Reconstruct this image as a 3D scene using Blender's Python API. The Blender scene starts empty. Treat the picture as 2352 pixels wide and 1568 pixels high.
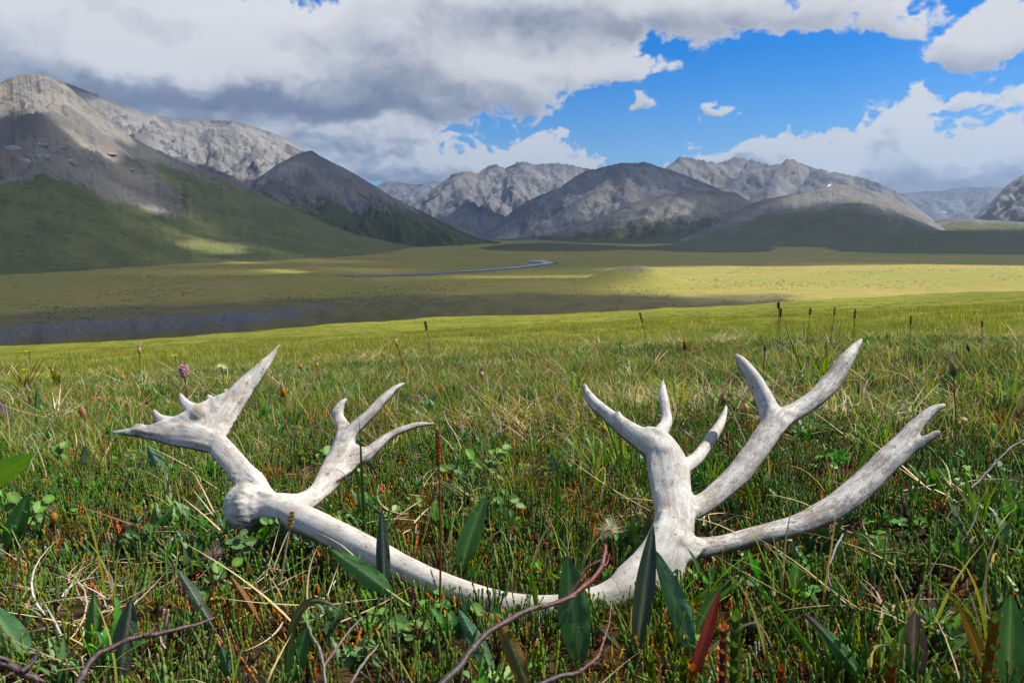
import bpy, math, random
import numpy as np
from mathutils import Vector, Matrix

sc = bpy.context.scene
col = sc.collection
R = math.radians
random.seed(7)
rng = np.random.default_rng(7)

# ------------------------------------------------------------------ camera
PITCH = R(8.64)
CAM = Vector((0.0, 0.0, 0.36))
FPX = 731.0
cam_data = bpy.data.cameras.new('camera')
cam_data.sensor_width = 36.0
cam_data.lens = 36.0 * FPX / 1024.0
cam_data.clip_start = 0.02
cam_data.clip_end = 80000.0
cam = bpy.data.objects.new('camera', cam_data)
col.objects.link(cam)
cam.location = CAM
cam.rotation_euler = (R(90) - PITCH, 0, 0)
sc.camera = cam

# ------------------------------------------------------------------ node helpers
class NT:
    def __init__(self, tree):
        self.t = tree
    def n(self, typ, **kw):
        nd = self.t.nodes.new(typ)
        for k, v in kw.items():
            setattr(nd, k, v)
        return nd
    def put(self, sock, v):
        if isinstance(v, bpy.types.NodeSocket):
            self.t.links.new(v, sock)
        elif v is not None:
            if isinstance(v, (tuple, list)) and len(v) == 3 and sock.type == 'RGBA':
                v = (*v, 1.0)
            sock.default_value = v
    def m(self, op, a, b=None, c=None, clamp=False):
        nd = self.n('ShaderNodeMath', operation=op, use_clamp=clamp)
        self.put(nd.inputs[0], a)
        if b is not None: self.put(nd.inputs[1], b)
        if c is not None: self.put(nd.inputs[2], c)
        return nd.outputs[0]
    def add(self, a, b): return self.m('ADD', a, b)
    def sub(self, a, b): return self.m('SUBTRACT', a, b)
    def mul(self, a, b): return self.m('MULTIPLY', a, b)
    def v(self, op, a, b=None, s=None):
        nd = self.n('ShaderNodeVectorMath', operation=op)
        self.put(nd.inputs[0], a)
        if b is not None: self.put(nd.inputs[1], b)
        if s is not None: self.put(nd.inputs['Scale'], s)
        return nd.outputs[1] if op in ('LENGTH', 'DOT_PRODUCT') else nd.outputs[0]
    def xyz(self, x, y, z):
        nd = self.n('ShaderNodeCombineXYZ')
        for i, q in enumerate((x, y, z)): self.put(nd.inputs[i], q)
        return nd.outputs[0]
    def sep(self, v):
        nd = self.n('ShaderNodeSeparateXYZ'); self.put(nd.inputs[0], v)
        return nd.outputs
    def noise(self, vec, scale, detail=4, rough=0.5, dist=0.0, lac=2.0, typ='FBM', dim='3D'):
        nd = self.n('ShaderNodeTexNoise', noise_dimensions=dim)
        nd.noise_type = typ
        self.put(nd.inputs['Vector'], vec)
        self.put(nd.inputs['Scale'], scale); self.put(nd.inputs['Detail'], detail)
        self.put(nd.inputs['Roughness'], rough); self.put(nd.inputs['Distortion'], dist)
        self.put(nd.inputs['Lacunarity'], lac)
        return nd.outputs[0]
    def voro(self, vec, scale, detail=0, rough=0.5, feature='F1', smooth=None, dim='3D'):
        nd = self.n('ShaderNodeTexVoronoi', feature=feature, voronoi_dimensions=dim)
        self.put(nd.inputs['Vector'], vec); self.put(nd.inputs['Scale'], scale)
        self.put(nd.inputs['Detail'], detail); self.put(nd.inputs['Roughness'], rough)
        if smooth is not None and 'Smoothness' in nd.inputs: self.put(nd.inputs['Smoothness'], smooth)
        return nd.outputs[0]
    def step(self, x, lo, hi, smooth=True):
        nd = self.n('ShaderNodeMapRange')
        nd.interpolation_type = 'SMOOTHSTEP' if smooth else 'LINEAR'
        self.put(nd.inputs['Value'], x)
        self.put(nd.inputs['From Min'], lo); self.put(nd.inputs['From Max'], hi)
        return nd.outputs[0]
    def mix(self, f, a, b, blend='MIX'):
        nd = self.n('ShaderNodeMix', data_type='RGBA', blend_type=blend)
        self.put(nd.inputs[0], f); self.put(nd.inputs[6], a); self.put(nd.inputs[7], b)
        return nd.outputs[2]
    def attr(self, name, typ='GEOMETRY'):
        nd = self.n('ShaderNodeAttribute', attribute_name=name, attribute_type=typ)
        return nd

def pixdir(px, py):
    """direction of a point of the 1024 x 682 picture"""
    X = (px - 512.0) / FPX
    Y = (341.0 - py) / FPX
    return Vector((X, math.cos(PITCH) + Y * math.sin(PITCH), -math.sin(PITCH) + Y * math.cos(PITCH)))
S = 1024.0 / 2352.0
def ddir(dx, dy):
    return pixdir(dx * S, dy * S)
def azel(dx, dy):
    d = ddir(dx, dy).normalized()
    return math.degrees(math.atan2(d.x, d.y)), math.degrees(math.asin(d.z))

# ------------------------------------------------------------------ world, sun, exposure
SUN_EL, SUN_AZ = 52.0, 76.0            # azimuth clockwise from the view direction
SUNV = Vector((math.cos(R(SUN_EL)) * math.sin(R(SUN_AZ)), math.cos(R(SUN_EL)) * math.cos(R(SUN_AZ)), math.sin(R(SUN_EL))))
sc.view_settings.view_transform = 'Standard'
sc.view_settings.look = 'None'
sc.view_settings.gamma = 1.0
sc.view_settings.use_curve_mapping = False
EXPO = 0.7
sc.view_settings.exposure = EXPO

world = bpy.data.worlds.new('World')
sc.world = world
world.use_nodes = True
wt = world.node_tree
wt.nodes.clear()

CLOUDS = [  # x, y, half width, half height, weight (picture at 2352 wide)
    (100, 90, 420, 110, 1.5), (520, 130, 330, 115, 1.5), (800, 175, 250, 95, 1.3), (1010, 90, 220, 90, 1.2), (560, 225, 380, 60, 1.3), (300, 200, 200, 60, .9),
    (1230, 150, 170, 60, 1.0), (1440, 172, 130, 30, .85), (1150, 10, 260, 60, 1.2), (1480, 30, 220, 50, 1.0), (1610, 85, 80, 40, .6),
    (1850, 20, 200, 55, 1.1), (2050, 55, 110, 45, .8), (1230, 230, 60, 40, .55), (1090, 190, 80, 50, .5),
    (760, 305, 150, 40, 1.1), (900, 315, 120, 60, 1.0), (880, 395, 170, 35, 1.2), (1130, 385, 110, 45, 1.1), (1260, 360, 90, 45, 1.1), (1370, 375, 60, 25, .9),
    (960, 250, 70, 22, .55), (640, 330, 120, 60, 1.0),
    (2060, 295, 90, 60, 1.3), (2010, 350, 120, 70, 1.1), (2160, 380, 130, 50, 1.1), (2310, 322, 85, 70, 1.25), (1850, 365, 110, 50, 1.1),
    (1740, 350, 50, 30, .9), (2100, 410, 330, 50, 1.2), (1620, 375, 110, 25, .9), (2250, 410, 120, 50, 1.0),
    (2270, 85, 110, 70, 1.1), (2350, 40, 90, 60, .9), (2190, 130, 50, 40, .5),
    (2140, 232, 70, 18, .74), (2090, 205, 40, 12, .6), (2230, 220, 45, 14, .66), (2345, 208, 50, 20, .8), (1635, 254, 50, 12, .95), (1480, 240, 32, 13, .85), (1600, 322, 18, 14, .7), (1285, 302, 20, 8, .55), (2180, 272, 30, 8, .6),
]
CLOUD_DARK = [
    (640, 244, 400, 28, 1.0), (860, 205, 160, 50, .5), (960, 130, 120, 70, .15), (400, 240, 200, 22, .6), (1200, 50, 180, 50, .45), (1450, 60, 180, 36, .4), (1800, 40, 220, 30, .35),
    (760, 90, 190, 70, .2), (60, 130, 100, 60, .4), (300, 30, 120, 30, .3), (860, 352, 160, 14, .4), (2150, 410, 260, 24, .45), (1985, 325, 36, 34, .5), (150, 190, 200, 20, .5), (1180, 125, 50, 16, .4), (2250, 150, 100, 20, .3),
]
CLOUD_BRIGHT = [
    (400, 150, 200, 60, 1.0), (200, 95, 120, 50, .6), (560, 130, 90, 40, .7), (1130, 140, 120, 40, .8), (1350, 165, 160, 30, .7), (900, 280, 110, 30, .8), (1230, 350, 150, 35, .8), (820, 390, 160, 30, .6),
    (2100, 280, 120, 50, .9), (2300, 300, 80, 50, .9), (1900, 350, 120, 40, .6), (2290, 60, 100, 40, .6), (470, 20, 120, 20, .5),
]
# ------------------------------------------------------------------ gradient noise for shapes (numpy)
_perm = np.random.default_rng(3).permutation(256)
_perm = np.concatenate([_perm, _perm, _perm])
_ang = np.random.default_rng(4).uniform(0, 2 * np.pi, 256)
_g2 = np.stack([np.cos(_ang), np.sin(_ang)], 1).astype(np.float32)
def pnoise(x, y, seed=0):
    x = np.asarray(x, np.float64) + seed * 17.31; y = np.asarray(y, np.float64) + seed * 9.77
    xi = np.floor(x).astype(np.int64); yi = np.floor(y).astype(np.int64)
    xf = (x - xi).astype(np.float32); yf = (y - yi).astype(np.float32)
    xi &= 255; yi &= 255
    u = xf * xf * xf * (xf * (xf * 6 - 15) + 10); v = yf * yf * yf * (yf * (yf * 6 - 15) + 10)
    def gr(ix, iy, fx, fy):
        g = _g2[_perm[_perm[ix] + iy]]
        return g[..., 0] * fx + g[..., 1] * fy
    n00 = gr(xi, yi, xf, yf); n10 = gr(xi + 1, yi, xf - 1, yf)
    n01 = gr(xi, yi + 1, xf, yf - 1); n11 = gr(xi + 1, yi + 1, xf - 1, yf - 1)
    a = n00 + u * (n10 - n00); b = n01 + u * (n11 - n01)
    return (a + v * (b - a)) * 1.5
def fbm(x, y, oct=5, rough=.5, seed=0, lac=2.03):
    t = 0; amp = 1.0; f = 1.0; s = 0
    for o in range(oct):
        t = t + amp * pnoise(x * f, y * f, seed + o * 3); s += amp; amp *= rough; f *= lac
    return t / s
def billow(x, y, oct=5, rough=.5, seed=0, lac=2.03):
    t = 0; amp = 1.0; f = 1.0; s = 0
    for o in range(oct):
        t = t + amp * np.abs(pnoise(x * f, y * f, seed + o * 3)); s += amp; amp *= rough; f *= lac
    return t / s
def ridged(x, y, oct=5, rough=.5, seed=0, lac=2.03):
    return 1.0 - 2.0 * billow(x, y, oct, rough, seed, lac)
def sstep(x, lo, hi):
    t = np.clip((x - lo) / (hi - lo), 0, 1)
    return t * t * (3 - 2 * t)

# clouds: a density map over azimuth and elevation, lit from the sun's side
CA0, CA1, CE0, CE1, CPX = -46.0, 46.0, -3.0, 26.0, 22.0
def cloud_map():
    nx, ny = int((CA1 - CA0) * CPX), int((CE1 - CE0) * CPX)
    A, E = np.meshgrid(CA0 + (np.arange(nx) + .5) / CPX, CE0 + (np.arange(ny) + .5) / CPX)
    wx = fbm(A * .16, E * .24, 5, .55, 11); wy = fbm(A * .16, E * .24, 5, .55, 31)
    w2x = fbm(A * .7, E * .9, 3, .5, 41); w2y = fbm(A * .7, E * .9, 3, .5, 51)
    PA = A + 3.2 * wx + .7 * w2x; PE = E + 1.5 * wy + .45 * w2y
    tot = np.zeros_like(A); dark = np.zeros_like(A)
    for (x, y, sx, sy, wgt) in CLOUDS:
        a, e = azel(x, y); a2, _ = azel(x + sx, y); _, e2 = azel(x, y + sy)
        r2 = ((PA - a) / max(a2 - a, .2)) ** 2 + ((PE - e) / max(e - e2, .15)) ** 2
        tot += wgt * np.exp(-.8 * r2)
    for (x, y, sx, sy, wgt) in CLOUD_DARK:
        a, e = azel(x, y); a2, _ = azel(x + sx, y); _, e2 = azel(x, y + sy)
        r2 = ((PA - a) / (a2 - a)) ** 2 + ((PE - e) / (e - e2)) ** 2
        dark += wgt * np.exp(-.8 * r2)
    away = np.maximum(sstep(np.abs(A), 37, 45), sstep(E, 18, 25))
    tot = tot * (1 - away) + 1.1 * sstep(fbm(A * .05, E * .1, 3, .5, 77), -.15, .25) * away
    tot = 1.3 * np.tanh(tot / 1.3)
    bright = np.zeros_like(A)
    for (x, y, sx, sy, wgt) in CLOUD_BRIGHT:
        a, e = azel(x, y); a2, _ = azel(x + sx, y); _, e2 = azel(x, y + sy)
        bright += wgt * np.exp(-.8 * (((PA - a) / (a2 - a)) ** 2 + ((PE - e) / (e - e2)) ** 2))
    low = 1 - sstep(E, 5, 12)                       # smaller billows towards the horizon
    bl = billow(PA * .30, PE * .44, 7, .55, 5); bs = billow(A * .85 + wx, E * 1.15 + wy, 6, .58, 61)
    fb = fbm(A * .3 + wx, E * .5 + wy, 8, .58, 21)
    D = tot + .55 * (.30 - bl) * (1.3 - .3 * low) + .95 * (.3 - bs) * (.22 + .78 * low) + .40 * fb - .50
    h = np.sqrt(np.maximum(D, 0) + 1e-4)
    # soft bulge normal
    def blur(a, k):
        for _ in range(2):
            p = np.pad(a, ((k, k), (k, k)), 'edge')
            c = np.cumsum(np.pad(p, ((0, 0), (1, 0))), 1); p = (c[:, 2 * k + 1:] - c[:, :-2 * k - 1]) / (2 * k + 1)
            c = np.cumsum(np.pad(p, ((1, 0), (0, 0))), 0); a = (c[2 * k + 1:, :] - c[:-2 * k - 1, :]) / (2 * k + 1)
        return a
    Dp = np.maximum(D, 0)
    sh = np.zeros_like(A)
    for k, wgt in ((1, .10), (3, .24), (7, .36), (14, .42), (28, .42)):
        b_ = blur(Dp, k)
        gy, gx = np.gradient(b_)
        sh += wgt * (1 - (.75 if k < 10 else .25) * (1 - low)) * np.tanh((-(gx * .55 + gy * .95)) * (k + 3) * 1.7)
    # light lost on the way in from above right
    occ = np.zeros_like(A)
    for i in range(1, 28):
        d = i * 1.6
        occ += np.roll(np.roll(Dp, -int(round(d * .85)), 0), -int(round(d * .5)), 1)
    occ = blur(occ, 3) / 27
    tex = .5 * (bs - .28) + .45 * fb + .5 * (bl - .28)
    tex = tex * (1 - .75 * np.clip(dark, 0, 1))
    lit = .95 - .07 * low + (.66 + .35 * low) * sh * (1 - .5 * np.clip(dark, 0, 1)) - .15 * np.clip(occ * 1.25, 0, 1.0) - np.clip(dark, 0, 1.15) * (.60 + .5 * tex) * sstep(Dp, .02, .4) + .34 * bright - (.30 + .35 * low) * tex * sstep(Dp, .1, .6)
    alpha = sstep(D, 0.0, .26) * .97
    lit = np.clip(lit, 0, 1)
    return alpha.astype(np.float32), lit.astype(np.float32)

def build_world():
    al, lt = cloud_map()
    ny, nx = al.shape
    img = bpy.data.images.new('cloud_map', nx, ny, alpha=False, float_buffer=True)
    img.colorspace_settings.name = 'Non-Color'
    px = np.zeros((ny, nx, 4), np.float32); px[..., 0] = al; px[..., 1] = lt; px[..., 3] = 1
    img.pixels.foreach_set(px.ravel()); img.update(); img.pack()
    w = NT(wt)
    tc = w.n('ShaderNodeTexCoord')
    dirv = w.v('NORMALIZE', tc.outputs['Generated'])
    dx, dy, dz = w.sep(dirv)
    A = w.mul(w.m('ARCTAN2', dx, dy), 57.29578)
    E = w.mul(w.m('ARCSINE', dz), 57.29578)
    uv = w.xyz(w.m('DIVIDE', w.sub(A, CA0), CA1 - CA0), w.m('DIVIDE', w.sub(E, CE0), CE1 - CE0), 0.0)
    im = w.n('ShaderNodeTexImage', image=img, interpolation='Cubic', extension='EXTEND')
    w.put(im.inputs[0], uv)
    c3 = w.n('ShaderNodeSeparateColor'); w.put(c3.inputs[0], im.outputs[0])
    # the same broken cloud goes on all round
    away = w.m('MAXIMUM', w.step(w.m('ABSOLUTE', A), 41, 45.5), w.step(E, 21, 25.5))
    gn = w.noise(w.v('MULTIPLY', dirv, (1, 1, 1.6)), 3.2, 4, .55)
    mask = w.add(w.mul(c3.outputs[0], w.sub(1, away)), w.mul(w.step(gn, .46, .56), away))
    lit = w.add(w.mul(c3.outputs[1], w.sub(1, away)), w.mul(w.step(gn, .75, .42, False), away))
    ramp = w.n('ShaderNodeValToRGB')
    w.put(ramp.inputs[0], lit)
    cr = ramp.color_ramp
    cr.elements[0].position = 0.0; cr.elements[0].color = (.165, .205, .285, 1)
    cr.elements[1].position = 1.0; cr.elements[1].color = (.93, .94, .955, 1)
    for p, c in ((.3, (.27, .315, .41)), (.55, (.48, .52, .60)), (.8, (.77, .79, .83))):
        el = cr.elements.new(p); el.color = (*c, 1)
    STR = 0.1
    k = 1.0 / (2 ** EXPO) / STR
    cloud = w.mix(1.0, ramp.outputs[0], (k, k, k), 'MULTIPLY')
    sky = w.n('ShaderNodeTexSky', sky_type='NISHITA')
    sky.sun_disc = False
    sky.sun_elevation = R(SUN_EL)
    sky.sun_rotation = R(SUN_AZ)
    sky.altitude = 1200; sky.air_density = 1.0; sky.dust_density = .15; sky.ozone_density = 2.5
    tint = w.mix(w.step(E, 2, 15), TINT_LOW, TINT_HIGH)
    blue = w.mix(1.0, sky.outputs[0], tint, 'MULTIPLY')
    final = w.mix(mask, blue, cloud)
    bg = w.n('ShaderNodeBackground'); w.put(bg.inputs[0], final); bg.inputs[1].default_value = STR
    out = w.n('ShaderNodeOutputWorld'); w.t.links.new(bg.outputs[0], out.inputs[0])
TINT_LOW, TINT_HIGH = (.25, .64, .90), (.0, .52, 1.04)
build_world()
world.cycles.sampling_method = 'MANUAL'
world.cycles.sample_map_resolution = 512

sd = bpy.data.lights.new('sun', 'SUN')
sd.energy = 4.8
sd.angle = R(0.53)
sd.color = (1.0, .955, .88)
sun = bpy.data.objects.new('sun', sd)
col.objects.link(sun)
sun.rotation_euler = (-SUNV).to_track_quat('-Z', 'Y').to_euler()

sc.cycles.use_denoising = True
sc.cycles.max_bounces = 6
sc.cycles.diffuse_bounces = 3
sc.cycles.glossy_bounces = 2
sc.cycles.transmission_bounces = 3
sc.cycles.transparent_max_bounces = 12
sc.cycles.volume_bounces = 0
sc.cycles.sample_clamp_indirect = 4.0

# ------------------------------------------------------------------ object helpers
def new_obj(name, me, parent=None, mat=None):
    o = bpy.data.objects.new(name, me)
    col.objects.link(o)
    if parent is not None: o.parent = parent
    if mat is not None: me.materials.append(mat)
    return o
def tag(o, label=None, cat=None, group=None, kind=None):
    if label: o['label'] = label
    if cat: o['category'] = cat
    if group: o['group'] = group
    if kind: o['kind'] = kind
    return o
def mesh_np(name, verts, faces, smooth=True, attrs=None, colors=None):
    """verts (n,3), faces: (m,4) or (m,3) array"""
    me = bpy.data.meshes.new(name)
    verts = np.asarray(verts, np.float32); faces = np.asarray(faces, np.int32)
    k = faces.shape[1]; nf = len(faces)
    me.vertices.add(len(verts)); me.vertices.foreach_set('co', verts.ravel())
    me.loops.add(nf * k); me.loops.foreach_set('vertex_index', faces.ravel())
    me.polygons.add(nf); me.polygons.foreach_set('loop_start', np.arange(0, nf * k, k, dtype=np.int32))
    me.polygons.foreach_set('use_smooth', np.full(nf, smooth))
    for an, av in (attrs or {}).items():
        at = me.attributes.new(an, 'FLOAT', 'POINT'); at.data.foreach_set('value', np.asarray(av, np.float32).ravel())
    for an, av in (colors or {}).items():
        at = me.attributes.new(an, 'FLOAT_COLOR', 'POINT')
        c = np.ones((len(verts), 4), np.float32); c[:, :3] = av
        at.data.foreach_set('color', c.ravel())
    me.update(calc_edges=True)
    return me
def grid_faces(nr, nc, wrap=False):
    r = np.arange(nr - 1)[:, None]; c = np.arange(nc if wrap else nc - 1)[None, :]
    a = r * nc + c; b = r * nc + (c + 1) % nc
    return np.stack([a, b, b + nc, a + nc], -1).reshape(-1, 4)
def new_mat(name):
    m = bpy.data.materials.new(name); m.use_nodes = True
    m.node_tree.nodes.clear()
    return m, NT(m.node_tree)
def finish(m, w, color, rough=.9, spec=.2, normal=None, transl=0.0, tcol=None):
    b = w.n('ShaderNodeBsdfPrincipled')
    w.put(b.inputs['Base Color'], color); w.put(b.inputs['Roughness'], rough); w.put(b.inputs['Specular IOR Level'], spec)
    if normal is not None: w.t.links.new(normal, b.inputs['Normal'])
    sh = b.outputs[0]
    if transl:
        tr = w.n('ShaderNodeBsdfTranslucent'); w.put(tr.inputs[0], tcol if tcol is not None else color)
        mx = w.n('ShaderNodeMixShader'); w.put(mx.inputs[0], transl)
        w.t.links.new(sh, mx.inputs[1]); w.t.links.new(tr.outputs[0], mx.inputs[2]); sh = mx.outputs[0]
    out = w.n('ShaderNodeOutputMaterial'); w.t.links.new(sh, out.inputs[0])
    return m
def bump(w, h, strength, dist):
    nd = w.n('ShaderNodeBump'); w.put(nd.inputs['Height'], h); w.put(nd.inputs['Strength'], strength); w.put(nd.inputs['Distance'], dist)
    return nd.outputs[0]

# ------------------------------------------------------------------ the ground: hill slope, valley floor, terrace, mound
FLOOR = -62.0
_d0, _d1 = pixdir(0, 341), pixdir(1024, 289)
_pn = _d0.cross(_d1); _pn = _pn if _pn.z > 0 else -_pn
def hill_plane(x, y): return -(_pn.x * x + _pn.y * y) / _pn.z
MOUND = (ddir(1455, 640).normalized(), 900.0)
MX, MY = MOUND[0].x / math.hypot(MOUND[0].x, MOUND[0].y) * 900, MOUND[0].y / math.hypot(MOUND[0].x, MOUND[0].y) * 900
def at_ground_px(dx, dy, z=FLOOR):
    d = ddir(dx, dy); t = (z - CAM.z) / d.z
    return d.x * t, d.y * t
RIVER = [at_ground_px(x, y) for x, y in ((815, 634), (880, 632), (960, 629), (1040, 625), (1110, 620), (1170, 615), (1215, 610), (1250, 606), (1262, 602), (1230, 600), (1252, 597.5))]
def _seg_dist(x, y, pts):
    best = np.full(np.shape(x), 1e9)
    for (ax, ay), (bx, by) in zip(pts[:-1], pts[1:]):
        vx, vy = bx - ax, by - ay
        t = np.clip(((x - ax) * vx + (y - ay) * vy) / (vx * vx + vy * vy), 0, 1)
        best = np.minimum(best, np.hypot(x - ax - t * vx, y - ay - t * vy))
    return best
_sx = np.array([-50, -36, -31, -27, -20, -10, 0, 12, 25, 35, 50.])
_sr = np.array([560, 570, 588, 590, 600, 625, 640, 640, 690, 790, 900.])
def ground_parts(x, y):
    r = np.hypot(x, y) + 1e-6; az = np.degrees(np.arctan2(x, y))
    front = sstep(np.cos(np.radians(az)), -.2, .3)
    # hill under the camera
    hp = hill_plane(x, y)
    hum = .030 * fbm(x * 1.3, y * 1.3, 4, .55, 3) * sstep(r, .3, 1.2) + .16 * fbm(x * .23, y * .23, 3, .5, 8) * sstep(r, 2.5, 9)
    hum = hum + .9 * fbm(x * .035, y * .035, 3, .5, 9) * sstep(r, 18, 50)
    drop = .0011 * np.maximum(r - 95 - 25 * np.sin(np.radians(az * 3 + 30)), 0) ** 2
    hill = hp + hum - drop
    hill = hill * front + (-.02 * r + hum) * (1 - front)
    # terrace and stream cut below it
    rs = np.interp(az, _sx, _sr) + 22 * fbm(az * .22, az * 0 + 3.3, 4, .5, 5)
    wid = np.interp(az, [-50, -27, -22, -15, 0, 20, 35], [24, 24, 30, 60, 120, 130, 60.])
    up = sstep(r, rs - wid, rs)
    fl = FLOOR + 2.6 * fbm(x / 300, y / 300, 4, .5, 12) * sstep(_seg_dist(x, y, RIVER), 20, 160) + .6 * fbm(x / 40, y / 40, 3, .5, 14) * sstep(_seg_dist(x, y, RIVER), 20, 100)
    fl = np.where(_seg_dist(x, y, RIVER) < 60, FLOOR + (fl - FLOOR) * .3, fl)
    rr = np.hypot((x - MX) / 1.25, (y - MY))
    mound = 19 * np.exp(-(rr / 40.0) ** 2.6) + 1.4 * fbm(x / 12, y / 12, 3, .5, 15) * np.exp(-(rr / 50) ** 2)
    terr = (FLOOR - 17 - 1.2 * fbm(x / 60, y / 60, 3, .5, 19)) * (1 - up) + (fl + mound) * up
    terr = terr + .5 * ridged(x / 9, y / 9, 4, .6, 16) * up * (1 - sstep(r, rs, rs + 12)) * (1 - .8 * sstep(az, -24, -15))
    terr = terr + 7.0 * fbm(x / 70, y / 50, 4, .5, 26) * sstep(r, rs - wid, rs) * (1 - sstep(r, rs, rs + 160)) * sstep(az, -22, -10)
    terr = terr + 14 * sstep(az, 12, 36) * up * np.exp(-((r - 1150) / 420.0) ** 2)
    # smooth union of hill and valley
    k = 6.0
    big = np.maximum(hill, terr) + k * np.log1p(np.exp(-np.abs(hill - terr) / k))
    z = np.where(r < 60, hill, np.where(r > 4200, terr, big))
    bl = sstep(r, 60, 110)
    z = np.where((r >= 60) & (r < 110), hill * (1 - bl) + big * bl, z)
    gravel = up * (1 - sstep(r, rs - 2, rs + 4)) * sstep(az, -60, -50) * (1 - sstep(az + 6 * fbm(x / 30, y / 30, 3, .5, 66), -23 , -6)) \
        + .55 * sstep(r, rs - wid, rs - wid * .9) * (1 - sstep(r, rs - wid * .9, rs - wid * .55)) * sstep(az, -30, -22) * (.75 + .3 * sstep(az, 24, 32))
    rivb = (1 - sstep(_seg_dist(x, y, RIVER), 10, 42)) * sstep(r, 700, 900)
    rock = .9 * np.exp(-(np.hypot((x - MX + 2) / 1.3, y - MY + 14) / 30.0) ** 2)
    hillm = sstep(hill - terr, -3, 3) * (r < 900)
    global SCARP
    SCARP = sstep(r, rs - wid * 1.1, rs - wid * .6) * (1 - sstep(r, rs + 30, rs + 170)) * (1 - .8 * sstep(az, 16, 26))
    return z, np.clip(np.maximum(gravel, rivb * .8), 0, 1), rock, hillm
def ground_z(x, y):
    return float(ground_parts(np.array([x], float), np.array([y], float))[0][0])
def on_ground(dx, dy, lift=0.0):
    """where the sight line through a point of the 2352-wide picture meets the ground"""
    d = ddir(dx, dy).normalized()
    t = np.concatenate([np.arange(.3, 12, .004), np.geomspace(12, 400, 2500)])
    px, py, pz = CAM.x + d.x * t, CAM.y + d.y * t, CAM.z + d.z * t
    gz = ground_parts(px, py)[0] + lift
    hit = np.nonzero(pz < gz)[0]
    i = hit[0] if len(hit) else len(t) - 1
    return Vector((px[i], py[i], gz[i] - lift))
def at_depth(dx, dy, d):
    return CAM + ddir(dx, dy) * d

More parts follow.
